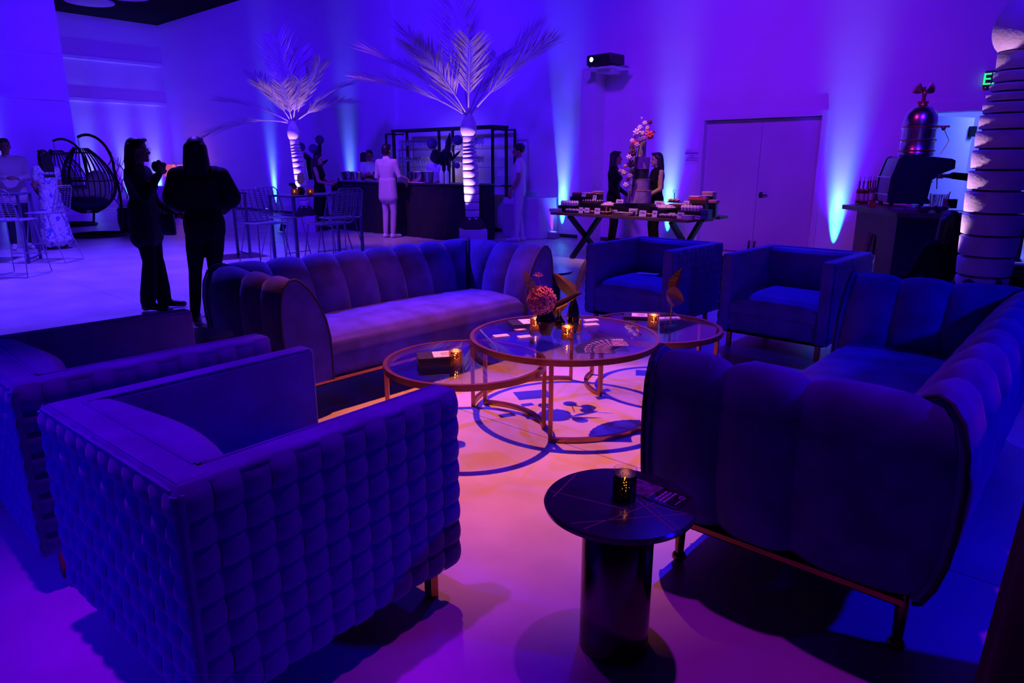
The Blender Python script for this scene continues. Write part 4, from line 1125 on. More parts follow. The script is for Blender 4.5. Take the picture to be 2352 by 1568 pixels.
for k, (x, z, lb) in enumerate(((-.62, ZS[1] - .03, 'small round puck light under the lower back bar shelf'), (-.10, ZS[0] - .03, 'small round puck light under the upper back bar shelf'))):
    t = thing('puck_light', lb, 'light', uv((uL+uR)/2 + x, SHV + .2, z), 0, 'puck lights on the back bar')
    MB().cyl((0, 0, .0), (0, 0, .016), .04, n=16).build('housing', DARKM, t); MB().cyl((0, 0, -.004), (0, 0, .001), .033, n=16).build('lens', mat('puck_lens', (1, .8, .7), .5, emit=(1, .75, .7), estr=3.0), t)
    pl = bpy.data.lights.new('puck', 'POINT'); pl.color = (1, .6, .7); pl.energy = 2.0; pl.shadow_soft_size = .03
    po = bpy.data.objects.new('puck', pl); COL.objects.link(po); po.parent = t; po.location = (0, 0, -.05)
spot('back_bar_blue', uv((uL+uR)/2, SHV - .6, 2.7), uv((uL+uR)/2, SHV + .3, 1.5), (.10, .04, 1.0), 60, 110, 1.0, .1)
# white clothed side table with glasses
wl = onwall(1158, 400, 10.3).dot(U); wr = onwall(1240, 400, 10.3).dot(U)
wt = thing('clothed_table', 'side table under a white cloth to the floor, right of the bar', 'table', uv((wl+wr)/2, 10.56), UA)
drape('white_cloth', wt, wr - wl, .56, .76, CLOTHW, 11, .03)
MB().box((0, 0, .765), (wr - wl, .56, .012)).build('tabletop', CLOTHW, wt)
tg = thing('tumbler', '', 'glass', (0,0,0), 0, 'tumblers on the clothed table')
MB().lathe([(0, 0), (.033, 0), (.037, .10), (.034, .10), (.030, .01), (0, .01)], 12).build('tumbler_glass', glass('stemware', boost=2.2), tg, True)
first = True
for k in range(12):
    loc = uv(wl + .12 + (k % 6)*.10, 10.42 + (k//6)*.12, .772); lb = 'upturned clear tumbler on the white clothed table'
    if first: tg.location = loc; tg['label'] = lb; first = False
    else: dup(tg, loc, 0, lb)

# ================================================================ dessert table
DC = at(1580, 505, .70); DU, DV, DZT = DC.dot(U), DC.dot(V), .70
def dp(px, dv, z=0.0):
    p = onwall(px, 450, DV + dv); return Vector((p.x, p.y, DZT + z))
WOODT = mat('dark_plank', (.10, .055, .045), .45, var=.3, vscale=8, stretch=(1, 12, 1))
dt = thing('dessert_table', 'dark plank dessert table on X-shaped legs', 'table', uv(DU - 1.15, DV + .55), UA)
for k, (o0, o1) in enumerate(((.0, .0), (-.06, .10), (.04, -.05), (-.03, .06))):
    wd = 1.1/4; MB().bbox(((o1-o0)/2*0 + (o0+o1)/2, -.55 + wd*(k+.5), DZT - .02), (2.3 + (o1-o0), wd - .004, .04), .003).build('plank', WOODT, dt)
for x in (-.86, .86):
    for s in (-1, 1):
        L = math.hypot(.80, DZT - .04); MB().box((x + .03*s, 0, (DZT-.04)/2), (.055, L, .07), 0, s*math.atan2(DZT - .08, .78)).build('cross_leg', BLKF, dt)
MB().box((0, 0, DZT - .055), (1.76, .08, .03)).build('rail', BLKF, dt)
def riser(lb, px, dv, w, d, h, mt=BLKF):
    t = thing('riser_box', lb, 'riser', dp(px, dv), UA, 'dessert risers'); MB().bbox((0, 0, h/2), (w, d, h), .004).build('box', mt, t); MB().box((0, -d/2, h*.5), (w*.98, .004, .006)).build('seam', DARKM, t); return t
riser('wide black riser box under the tall cake', 1469, .55, .62, .42, .15)
# tall tiered cake
CAKE = mat('grey_marbled_icing', (.26, .18, .24), .55, var=.35, vscale=12)
CAKED = mat('black_icing', (.012, .010, .014), .5)
GOLD = mat('gold_trim', (.7, .42, .15), .3, .9)
ck = thing('tiered_cake', 'tall five-tier grey and black cake with cascading flowers', 'cake', dp(1469, .55, .151), 0)
MB().cyl((0, 0, 0), (0, 0, .012), .24, n=32).build('cake_stand', BLKGL, ck, True)
z = .013
CT = []
for r_, h_, m_ in ((.168, .178, CAKE), (.140, .160, CAKE), (.118, .140, CAKED), (.124, .172, CAKE), (.062, .215, CAKE)):
    k_ = MB().lathe([(0, z), (r_, z), (r_, z + h_ - .008), (r_ - .008, z + h_), (0, z + h_)], 36).build('tier', m_, ck, True, 35)
    if r_ > .13: MB().tube([(r_*cos(2*pi*i/36), r_*sin(2*pi*i/36), z + h_ - .004) for i in range(36)], .004, 5, closed=True).build('gold_edge', GOLD, k_, True)
    CT.append((z, r_)); z += h_
FC = {'w': (.80, .62, .55), 'c': (.85, .60, .38), 'p': (.55, .25, .42), 'r': (.70, .07, .05), 'd': (.10, .015, .03), 'y': (.80, .42, .10), 'm': (.35, .14, .30), 'k': (.03, .02, .04)}
def bloom(mb, c, r, seed):
    rr = random.Random(seed); mb.ball(c, r*.6, 10, 6)
    for ring, (n_, rad, tilt) in enumerate(((5, .45, .9), (6, .75, .45), (7, .95, .1))):
        for k in range(n_):
            a = 2*pi*k/n_ + ring; d = Vector((cos(a), -.55, sin(a)))
            e = c + Vector((cos(a)*rad*r, -tilt*r*.7 + .1*r, sin(a)*rad*r)); mb.ball(e, (r*.34, r*.16, r*.30), 7, 5)
base = dp(1469, .55, .151)
fl_ = ((1474,271,.013,'w'),(1481,283,.028,'w'),(1493,280,.028,'d'),(1470,293,.032,'w'),(1487,294,.028,'c'),(1463,304,.045,'w'),(1475,306,.030,'c'),(1485,301,.016,'y'),(1492,310,.050,'r'),(1503,302,.018,'m'),(1459,312,.026,'p'),(1471,320,.035,'m'),(1453,324,.032,'w'),(1459,327,.030,'r'),(1463,333,.032,'p'),(1452,337,.035,'d'),(1453,350,.048,'d'),(1445,361,.034,'w'),(1449,376,.045,'d'),(1436,381,.020,'y'),(1424,392,.022,'p'),(1433,396,.036,'c'),(1451,392,.034,'k'),(1447,404,.030,'p'),(1442,411,.026,'d'),(1437,425,.034,'w'),(1480,318,.028,'m'))
for k, (px, py, r_, cc) in enumerate(fl_):
    c_ = atY(px, py, base.y - .16 - .02*(k % 3))
    mb = MB(); bloom(mb, c_ - base, r_*1.05, k)
    mb.build('blossom', mat('petal_' + cc, FC[cc], .6, var=.15, vscale=30), ck, True)
for px, py in ((1474, 271), (1503, 302), (1424, 392), (1437, 425), (1493, 280), (1436, 381)):
    a = atY(px, py, base.y - .15) - base; b = a.lerp(Vector((-.03, -.08, a.z)), .8)
    MB().tube([a, (a+b)/2 + Vector((.02, 0, 0)), b], .004, 5).build('flower_stem', DKLEAF, ck, True)
MB().tube([Vector((-.05 - .09*(10-i)/10, -.13, .10 + .08*i)) for i in range(12)], .006, 6).build('flower_garland', DKLEAF, ck, True)
# small pastries
def tray(lb, px, dv, w, d, mt, z=0.0):
    t = thing('serving_tray', lb, 'tray', dp(px, dv, z), UA); tr_ = MB().bbox((0, 0, .008), (w, d, .014), .003)
    for s in (-1, 1): tr_.box((s*(w/2-.004), 0, .02), (.008, d, .02))
    tr_.build('board', mt, t); return t
def rows(kind, lb, cat, px, dv, z, nx, ny, sx, sy, mk, grp):
    proto = None
    for j in range(ny):
        for i in range(nx):
            loc = dp(px, dv, z) + U*((i - (nx-1)/2)*sx) + V*((j - (ny-1)/2)*sy)
            if proto is None: proto = mk(lb, loc, grp)
            else: dup(proto, loc, UA, lb)
CREAM = mat('cream_icing', (.80, .62, .58), .6); CHOC = mat('chocolate', (.07, .025, .02), .45); BERRY = mat('berry_glaze', (.55, .06, .05), .3); GLD = mat('pastry_crust', (.55, .28, .10), .6); LILP = mat('lilac_wrapper', (.55, .40, .55), .6)
def mk_cup(lb, loc, grp):
    t = thing('cupcake', lb, 'cupcake', loc, UA, grp); MB().lathe([(0, 0), (.020, 0), (.026, .035), (0, .035)], 10).build('wrapper', LILP, t, True); MB().lathe([(.027, .035), (.028, .045), (.018, .062), (.006, .072), (0, .074)], 10).build('frosting', CREAM, t, True); return t
def mk_tart(lb, loc, grp):
    t = thing('fruit_tart', lb, 'tart', loc, UA, grp); MB().lathe([(0, 0), (.022, 0), (.030, .018), (.027, .018), (0, .014)], 10).build('crust', GLD, t, True); MB().ball((0, 0, .018), (.024, .024, .012), 10, 6).build('fruit', BERRY, t, True); return t
def mk_choc(lb, loc, grp):
    t = thing('chocolate_bite', lb, 'pastry', loc, UA, grp); MB().bbox((0, 0, .018), (.04, .04, .036), .006).build('cake_square', CHOC, t); MB().ball((0, 0, .042), (.010, .010, .009), 8, 6).build('cream_dot', CREAM, t, True); return t
def mk_mac(lb, loc, grp):
    t = thing('cookie', lb, 'cookie', loc, UA, grp); MB().lathe([(0, 0), (.034, 0), (.038, .008), (.034, .016), (0, .018)], 12).build('biscuit', CREAM, t, True); return t
def mk_roll(lb, loc, grp):
    t = thing('pastry_roll', lb, 'pastry', loc, UA, grp); MB().ball((0, 0, .02), (.030, .024, .022), 10, 6).build('dough', mat('lilac_glaze', (.42, .25, .38), .4), t, True); return t
riser('low black riser under the left cupcakes', 1309, .35, .30, .20, .09); rows('cupcake', 'pale frosted cupcake in the rows at the left end of the dessert table', 'cupcake', 1309, .35, .091, 6, 2, .048, .06, mk_cup, 'left cupcakes')
riser('low black riser under the right cupcakes', 1591, .30, .32, .20, .10); rows('cupcake', 'pale frosted cupcake in the rows at the right end of the dessert table', 'cupcake', 1591, .30, .101, 6, 2, .048, .06, mk_cup, 'right cupcakes')
riser('black riser under the left chocolate squares', 1362, .62, .34, .22, .12); rows('choc', 'chocolate square with cream dot left of the cake', 'pastry', 1362, .62, .121, 7, 3, .045, .06, mk_choc, 'left chocolate squares')
riser('black riser under the right chocolate squares', 1563, .62, .34, .22, .12); rows('choc', 'chocolate square with cream dot right of the cake', 'pastry', 1563, .62, .121, 7, 3, .045, .06, mk_choc, 'right chocolate squares')
for px, lb in ((1400, 'left of the cake'), (1533, 'right of the cake')):
    t = thing('cookie_stand', 'round wooden pedestal under the cookie mound ' + lb, 'stand', dp(px, .40), 0); MB().lathe([(0, 0), (.07, 0), (.03, .03), (.03, .09), (.13, .10), (.13, .115), (0, .115)], 24).build('pedestal', WOODT, t, True)
    first_ = None
    for ring, (n_, rad) in enumerate(((9, .09), (6, .055), (1, 0))):
        for k in range(n_):
            loc = dp(px, .40, .116 + .017*ring) + Vector((rad*cos(6.28*k/n_ + ring), rad*sin(6.28*k/n_ + ring), 0)); l_ = 'pale round cookie in the mound ' + lb
            if first_ is None: first_ = mk_mac(l_, loc, 'cookies ' + lb)
            else: dup(first_, loc, UA, l_)
tray('dark tray of red fruit tarts left of the silver tray', 1375, .16, .42, .16, BLKF); rows('tart', 'red glazed fruit tart on the left front tray', 'tart', 1378, .16, .016, 6, 2, .062, .062, mk_tart, 'left fruit tarts')
tray('dark tray of red fruit tarts right of the silver tray', 1492, .22, .30, .16, BLKF); rows('tart', 'red glazed fruit tart behind the cards right of the silver tray', 'tart', 1492, .22, .016, 4, 2, .062, .062, mk_tart, 'right fruit tarts')
tray('dark tray of pastry rolls at the left front', 1322, .14, .36, .15, BLKF); rows('roll', 'dark glazed pastry roll on the left front tray', 'pastry', 1322, .14, .016, 5, 2, .066, .062, mk_roll, 'left pastry rolls')
tray('dark tray of pastry rolls at the right front', 1543, .12, .36, .14, BLKF); rows('roll', 'lilac glazed pastry roll on the right front tray', 'pastry', 1543, .12, .016, 5, 2, .066, .058, mk_roll, 'right pastry rolls')
t = thing('oval_tray', 'oval silver tray of bars with curled handles at the front of the dessert table', 'tray', dp(1434, .14), UA)
MB().lathe([(0, 0), (.17, 0), (.20, .045), (.194, .045), (.166, .008), (0, .008)], 36, sq=.6).build('tray', ICE, t, True, 50)
for s in (-1, 1): MB().tube([(s*(.185 + .045*sin(pi*k/8)), -.05 + .10*k/8, .045 + .045*sin(pi*k/8)) for k in range(9)], .006, 6).build('handle', GOLD, t, True)
rows('bar', 'small pale almond bar on the oval silver tray', 'pastry', 1434, .14, .010, 6, 2, .045, .06, lambda lb, loc, grp: (lambda t: (MB().bbox((0, 0, .018), (.038, .05, .034), .005).build('bar', mat('almond', (.72, .55, .40), .6), t), MB().box((0, 0, .036), (.03, .008, .003)).build('drizzle', CHOC, t), t)[2])(thing('almond_bar', lb, 'pastry', loc, UA, grp)), 'almond bars')
# layer-cake slabs and boxes on back risers
def slab(lb, px, dv, z, w, d, layers):
    t = thing('layer_cake', lb, 'cake', dp(px, dv, z), UA, 'layered dessert slabs'); zz = 0
    for m_, h_ in layers: MB().bbox((0, 0, zz + h_/2), (w, d, h_ - .001), .003).build('layer', m_, t); zz += h_
riser('tall black riser at the left back of the dessert table', 1343, .85, .44, .20, .20)
slab('dark red topped chocolate slab at the left back', 1329, .85, .201, .16, .14, ((CHOC, .045), (BERRY, .02)))
slab('chocolate slab with cream top at the left back', 1352, .85, .201, .15, .14, ((CHOC, .045), (BERRY, .012), (CREAM, .012)))
slab('pale layered slab next to the left cookies', 1384, .80, .0, .13, .12, ((GLD, .06), (CREAM, .03), (BERRY, .01), (CREAM, .02)))
riser('slim riser under the topmost pale slab at left', 1374, .98, .12, .12, .24); slab('topmost pale layered slab left of the cake', 1374, .98, .241, .14, .12, ((GLD, .025), (BERRY, .012), (CREAM, .014)))
riser('tall black riser at the right back of the dessert table', 1606, .80, .30, .20, .17)
slab('long dark chocolate cake with berry top at the right back', 1607, .80, .171, .26, .15, ((CHOC, .05), (BERRY, .03)))
slab('cream-topped slab above the berry cake at the right', 1598, .82, .252, .15, .12, ((BERRY, .008), (CREAM, .012)))
riser('slim tall riser at the right end of the dessert table', 1634, .90, .10, .10, .27); slab('topmost cream and caramel slab at the right end', 1629, .90, .271, .16, .13, ((LILP, .02), (GLD, .03), (CREAM, .012)))
riser('slim riser next to the blue box', 1643, .70, .07, .07, .19); slab('small caramel slab at the far right of the dessert table', 1641, .70, .191, .12, .10, ((GLD, .03), (CREAM, .012)))
riser('navy cube box at the right end of the dessert table', 1624, .30, .13, .13, .125, mat('navy_box', (.03, .04, .16), .5))
t = thing('tier_stand', 'small tiered stand of pastries with a ring handle right of the cake', 'stand', dp(1549, .85), 0)
MB().cyl((0, 0, 0), (0, 0, .30), .006).build('rod', DARKM, t); MB().lathe([(0, .17), (.10, .17), (.10, .18), (0, .18)], 24).build('plate', BLKF, t, True); MB().lathe([(0, 0), (.08, 0), (.08, .01), (0, .01)], 24).build('foot_plate', BLKF, t, True)
MB().tube([(.022*cos(6.28*k/16), 0, .322 + .022*sin(6.28*k/16)) for k in range(16)], .003, 5, closed=True).build('ring_handle', DARKM, t, True)
for k in range(6): MB().ball((.06*cos(k*1.05), .06*sin(k*1.05), .20), (.028, .028, .022), 10, 6).build('pastry', GLD, t, True)
NAPK = mat('napkin', (.62, .50, .60), .8)
for px, dv, n_, lb in ((1276, .10, 6, 'stack of folded napkins at the left tip of the dessert table'), (1584, .07, 7, 'stack of small plates and napkins at the right front of the dessert table')):
    t = thing('napkin_stack', lb, 'napkins', dp(px, dv), UA)
    for k in range(n_): MB().box((.002*(k % 2), 0, .004 + k*.008), (.15, .12, .007), .04*(k % 3)).build('napkin', NAPK, t)
SIGN = mat('card_stock', (.62, .46, .62), .6)
for k, (px, dv, z, w, h, lb) in enumerate(((1335, .05, 0, .075, .085, 'left front tray, portrait one'), (1349, .09, 0, .085, .080, 'left front tray, behind the portrait one'), (1373, .05, 0, .095, .085, 'left fruit tarts'), (1414, .28, 0, .075, .055, 'silver tray, small one behind its left handle'),
      (1456, .30, 0, .145, .085, 'silver tray, wide one behind its right handle'), (1478, .05, 0, .11, .085, 'right fruit tarts, wide one'), (1506, .05, 0, .075, .090, 'right fruit tarts, narrow one'), (1546, .22, 0, .10, .060, 'right pastry rolls'), (1566, .05, 0, .10, .085, 'plate stack'),
      (1341, .74, .20, .08, .075, 'dark slabs at the left back, left one'), (1366, .74, .16, .07, .07, 'dark slabs at the left back, right one'), (1424, .50, .12, .125, .075, 'cake, left of it'), (1515, .50, .11, .15, .085, 'cake, right of it'), (1578, .72, .11, .09, .09, 'berry cake'), (1606, .10, 0, .07, .05, 'navy box'))):
    t = thing('name_card', 'small white dessert name card for the ' + lb, 'card', dp(px, dv, z), UA, 'dessert name cards')
    MB().box((0, 0, h/2 + .006), (w, .003, h), 0, radians(-8)).build('card', SIGN, t); MB().box((0, .01, .004), (w*.4, .03, .008)).build('foot', BLKF, t)
    wr_ = random.Random(k); x_ = -w*.3
    ln = MB()
    while x_ < w*.26:
        s_ = wr_.uniform(.006, .014); ln.box((x_ + s_/2, -.0055, h*.70 + wr_.uniform(-.002, .003)), (s_, .001, .009), 0, radians(-8)); x_ += s_ + .003
    ln.build('handwriting', INK, t)

# ================================================================ coffee bar
CZ = .93
P1, P2, P3 = at(1935, 470, CZ), at(2060, 487, CZ), at(2240, 495, CZ)
def xy(p): return (p.x, p.y)
P4 = P3 + (P3 - P2) * .55; B1 = P1 + Vector((.62, .42, 0)); B4 = P4 + Vector((.50, .58, 0)); B2 = P2 + Vector((.62, .55, 0))
cc_ = Vector((4.5, 7.6, 0))
cb = thing('coffee_bar', 'angled dark coffee bar counter with plank top', 'counter', cc_, 0)
loc_ = lambda p: (p.x - cc_.x, p.y - cc_.y)
MB().prism([loc_(p) for p in (P1, P2, P3, P4, B4, B2, B1)], CZ - .05, CZ).build('counter_top', mat('walnut_top', (.16, .09, .08), .4, var=.3, vscale=7), cb)
ins = Vector((.10, .12, 0)); I1 = at(1965, 478, CZ - .05) + Vector((.05, .05, 0)); I2 = P2 + Vector((.05, .06, 0)); I3 = P4 + Vector((-.05, .1, 0))
bmat_ = mat('brown_panel', (.16, .07, .08), .5, var=.15, vscale=5)
MB().prism([loc_(p) for p in (I1, I2, I2 + Vector((.5, .4, 0)), B1 + Vector((-.1, -.05, 0)))], .06, CZ - .05).build('left_cabinet', bmat_, cb)
MB().prism([loc_(p) for p in (I2, I3, B4 + Vector((-.1, -.1, 0)), B2)], .06, CZ - .05).build('front_cabinet', mat('black_panel', (.010, .010, .016), .4), cb)
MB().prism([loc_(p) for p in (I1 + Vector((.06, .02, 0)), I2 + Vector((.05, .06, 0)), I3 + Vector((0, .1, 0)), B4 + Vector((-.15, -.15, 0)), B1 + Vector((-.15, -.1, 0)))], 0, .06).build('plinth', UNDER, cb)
# louvred triangle emblem on the left cabinet
em_ax = (I2 - I1).normalized(); em_n = Vector((em_ax.y, -em_ax.x, 0)) * 1.0
if em_n.x > 0: em_n = -em_n
ec = I1.lerp(I2, .47)
for k in range(14):
    z = .62 - k*.024; w_ = .17*(1 - k/14)
    q = ec - em_ax*(.09) + em_ax*(w_/2 - .02) + em_n*.006 - cc_
    MB().box((q.x, q.y, z), (w_ + .01, .012, .014), math.atan2(em_ax.y, em_ax.x)).build('louvre', BLKF, cb)
q0 = ec + em_ax*.06 + em_n*.004 - cc_; q1 = ec + em_ax*.16 + em_n*.004 - cc_
mb = MB(); mb.add([(q1.x, q1.y, .63), (q1.x, q1.y, .12), (q0.x, q0.y, .42)], ((0, 1, 2),)); th = em_n*.012
mb.add([(q1.x+th.x, q1.y+th.y, .63), (q1.x+th.x, q1.y+th.y, .12), (q0.x+th.x, q0.y+th.y, .42)], ((0, 2, 1),)); n0 = len(mb.v) - 6
mb.f += [[n0, n0+1, n0+4, n0+3], [n0+1, n0+2, n0+5, n0+4], [n0+2, n0, n0+3, n0+5]]; mb.mi += [0, 0, 0]
mb.build('triangle_panel', BLKF, cb)
def onc(px, py): p = at(px, py, CZ); return Vector((p.x, p.y, CZ + .001))
# espresso machine
ep = onc(2104, 474)
em = thing('espresso_machine', 'black espresso machine with chrome boiler dome and eagle finial', 'espresso machine', ep, radians(-14))

prof_ = [(-.40, .04), (-.41, .12), (-.40, .33), (-.33, .55), (-.28, .575), (.0, .57), (.30, .54), (.345, .52), (.35, .43), (.22, .38), (.10, .30), (.08, .10), (.12, .05), (.10, .03), (-.36, .03)]
prof_ = [(x * .87 + .03, z) for x, z in prof_]
NVY = mat('navy_lacquer', (.012, .012, .05), .3, coat=.5)
mb = MB(); mb.prism(prof_, -.0, .03, lambda p: Vector((p.x, p.z - .03, p.y))); mb.build('side_panel', NVY, em)
mb = MB(); mb.prism(prof_, .55, .58, lambda p: Vector((p.x, p.z - .03, p.y))); mb.build('side_panel', NVY, em)
mb = MB(); mb.prism([(x*.97, z*.985 + .004) for x, z in prof_], 0.0, .55, lambda p: Vector((p.x, p.z, p.y))); mb.build('body', mat('gloss_black_panel', (.05, .045, .08), .15, .6), em)
mb = MB(); mb.tube([(-.31, -.033, .33), (-.15, -.033, .36), (.07, -.033, .42), (.33, -.033, .455)], .005, 6); mb.tube([(-.32, -.033, .13), (-.19, -.033, .155), (-.01, -.033, .22), (.13, -.033, .285)], .005, 6)
for z in (.13, .33): mb.tube([(-.325, -.03, z), (-.325, .55, z)], .006, 6)
mb.build('chrome_strip', STEEL, em, True)
for x in (-.26, .06):
    for y in (.03, .5): MB().cyl((x, y, 0), (x, y, .04), .025, n=12).build('foot', DARKM, em)
CHROME = mat('polished_chrome', (.75, .68, .75), .26, 1.0)
D0 = Vector((-.02, .22, .572))
MB().lathe([(.17, 0), (.185, .01), (.185, .05), (.178, .06), (.178, .16), (.188, .17), (.188, .19), (.176, .20), (.176, .30), (.188, .31), (.188, .345), (.18, .355), (.18, .40), (.165, .47), (.12, .535), (.06, .565), (.02, .572), (0, .572)], 40, D0).build('boiler_dome', CHROME, em, True, 35)
for z in (.06, .18, .325): MB().tube([D0 + Vector((.19*cos(6.28*k/40), .19*sin(6.28*k/40), z)) for k in range(40)], .008, 6, closed=True).build('gold_band', GOLD, em, True)
tap = MB().tube([D0 + Vector((.18, -.03, .33)), D0 + Vector((.30, -.05, .33))], .012, 8); tap.ball(D0 + Vector((.24, -.04, .31)), .025, 10, 8); tap.tube([D0 + Vector((.24, -.04, .31)), D0 + Vector((.31, -.06, .17)), D0 + Vector((.24, -.06, .02))], .004, 5); tap.build('side_tap', GOLD, em, True)
eg = MB(); Q = D0 + Vector((0, 0, .57))
eg.lathe([(.05, 0), (.045, .03), (.02, .05), (.025, .07), (0, .075)], 14, Q); 
for k in range(8): eg.ball(Q + Vector((.045*cos(k*.785), .045*sin(k*.785), .03)), .016, 7, 5)
eg.ball(Q + Vector((.0, 0, .12)), (.026, .03, .055), 10, 8); eg.ball(Q + Vector((-.012, -.02, .185)), (.018, .022, .018), 10, 8); eg.cyl(Q + Vector((-.02, -.035, .185)), Q + Vector((-.045, -.06, .175)), .007, .001, 6)
ea = eg.build('eagle_finial', GOLD, em, True)
for s in (-1, 1):
    wv = MB(); 
    for j in range(6): 
        a = radians(62 - j*13); a0 = Q + Vector((s*.012, 0, .10 + .006*j)); wv.ball(a0 + Vector((s*cos(a)*.075*(1+.04*j)*.7, .01*j, sin(a)*.075 + .02)), (.014, .006, .075 - .006*j), 7, 6, Matrix.Rotation(s*(pi/2 - a)*.9, 3, 'Y'))
    wv.build('eagle_wing', GOLD, em, True)
gp = MB().cyl((.20, -.01, .37), (.20, -.01, .32), .035, n=16); gp.build('group_head', CHROME, em, True)
MB().tube([(.22, .0, .345), (.30, -.02, .335), (.40, -.03, .33)], [.012, .013, .016], 8).build('portafilter', DARKM, em, True)
MB().cyl((.24, .02, .05), (.24, .02, .13), .032, .036, 16).build('glass_pitcher', CLEAR, em, True)
MB().tube([(.16, -.02, .37), (.17, -.03, .30), (.18, -.03, .20)], .006, 6).build('steam_wand', CHROME, em, True)
# syrup bottles
SYR = mat('syrup_glass', (.12, .04, .02), .15, coat=.4); SLAB = mat('syrup_label', (.68, .55, .60), .6)
for k, (px, py) in enumerate(((1969, 467), (1978, 468), (1988, 468), (1994, 463), (2000, 466), (2005, 462))):
    t = bottle('amber syrup bottle with pump spout, %s from the left on the coffee bar' % ('first', 'second', 'third', 'fourth', 'fifth', 'sixth')[k], onc(px, py), SYR, .26, .026, 'syrup bottles', SLAB)
    MB().cyl((0, 0, .26), (0, 0, .275), .013, n=10).build('spout_collar', GOLD, t); MB().cyl((0, 0, .275), (.004, 0, .33), .004, n=6).build('spout', STEEL, t)
t = thing('napkin_holder', 'small clear holder at the left tip of the coffee bar', 'holder', onc(1970, 471), radians(-30)); MB().box((0, 0, .035), (.10, .004, .07)).build('front_pane', CLEAR, t); MB().box((0, .05, .035), (.10, .004, .07)).build('rear_pane', CLEAR, t); MB().box((0, .025, .002), (.10, .055, .004)).build('base', CLEAR, t)
t = thing('orange_box', 'small orange lit box beside the syrup bottles', 'box', onc(2003, 475), radians(-20)); MB().bbox((0, 0, .03), (.06, .06, .06), .004).build('carton', mat('orange_card', (.55, .22, .06), .6), t); MB().box((0, 0, .062), (.075, .07, .006)).build('lid', mat('orange_card', (.55, .22, .06), .6), t)
t = thing('straw_box', 'clear box full of paper straws and stirrers on the coffee bar', 'straws', onc(2153, 478), radians(-20)); 
bx_ = MB(); 
for x, y, w_, d_ in ((0, -.05, .17, .003), (0, .05, .17, .003), (-.085, 0, .003, .10), (.085, 0, .003, .10)): bx_.box((x, y, .08), (w_, d_, .16))
bx_.build('box', CLEAR, t)
rs = random.Random(4)
for k in range(26): x = -.075 + .006*k; MB().cyl((x, rs.uniform(-.03, .03), .004), (x + rs.uniform(-.02, .02), rs.uniform(-.03, .03), .15), .003, n=5).build('straw', mat('paper_straw', (.60, .40, .48), .7), t)
for px, lb in ((2121, 'small round steel bowl on the coffee bar, left one'), (2158, 'small round steel bowl on the coffee bar, right one')):
    t = thing('steel_bowl', lb, 'bowl', onc(px, 488), 0, 'steel bowls'); MB().lathe([(0, 0), (.03, 0), (.07, .03), (.085, .06), (.08, .06), (.065, .033), (.028, .008), (0, .008)], 24).build('bowl', CHROME, t, True, 50)
    MB().ball((0, 0, .03), (.055, .055, .02), 14, 8).build('contents', CHOC, t, True)
for px, w_, lb in ((2062, .11, 'clear plastic card holder on the coffee bar'), (2095, .14, 'clear box of sugar packets on the coffee bar')):
    t = thing('clear_box', lb, 'box', onc(px, 484), radians(-15)); MB().box((0, 0, .03), (w_, .05, .055), 0, radians(-12)).build('box', glass('acrylic', (.85, .75, .9), 1.45, .1, 1.5), t); MB().box((0, .0, .02), (w_*.9, .04, .03)).build('contents', NAPK, t)
t = thing('dark_caddy', 'dark caddy with a bent handle beside the straw box', 'caddy', onc(2182, 478), radians(-10)); MB().box((0, 0, .05), (.10, .08, .10)).build('bin', BLKF, t); MB().tube([(-.03, 0, .10), (-.03, 0, .16), (-.02, 0, .18)], .006, 6).build('handle', BLKF, t)
t = thing('serving_plate', 'flat dark plate at the right of the coffee bar', 'plate', onc(2215, 491), 0); MB().lathe([(0, 0), (.10, .002), (.13, .012), (.125, .015), (0, .006)], 24).build('plate', BLKGL, t, True)

# ================================================================ right edge
c_ = atY(2345, 640, 5.35)
t = thing('black_case', 'black lacquered rounded case at the right edge behind the sofa', 'case', (c_.x + .12, c_.y, 0), radians(-20))
MB().bbox((0, 0, .30), (.60, .45, .56), .05).build('body', BLKGL, t, True); MB().bbox((0, 0, .625), (.62, .47, .08), .03).build('lid', BLKGL, t, True); MB().box((0, -.23, .585), (.60, .012, .012)).build('metal_edge', BRONZE, t)
for x in (-.22, .22): MB().cyl((x, 0, 0), (x, 0, .03), .03, n=10).build('foot', DARKM, t)
PLUM = mat('plum_cloth', (.035, .012, .03), .85, var=.3, vscale=8)
t = thing('draped_table', 'round table under dark plum cloth cut by the lower right corner', 'table', (1.47, 1.30, 0), 0)
def clothf(a, b):
    an = a*2*pi; f = sin(an*11)*.5 + sin(an*7 + 1)*.5; rr = .30 + (.035*f)*(1-b)**.6 + .03*(1-b)
    return Vector((rr*cos(an), rr*sin(an), .005 + .745*b))
MB().grid(clothf, 160, 10).build('cloth_skirt', PLUM, t, True, 70); MB().cyl((0, 0, .74), (0, 0, .755), .30, n=48).build('cloth_top', PLUM, t, True)
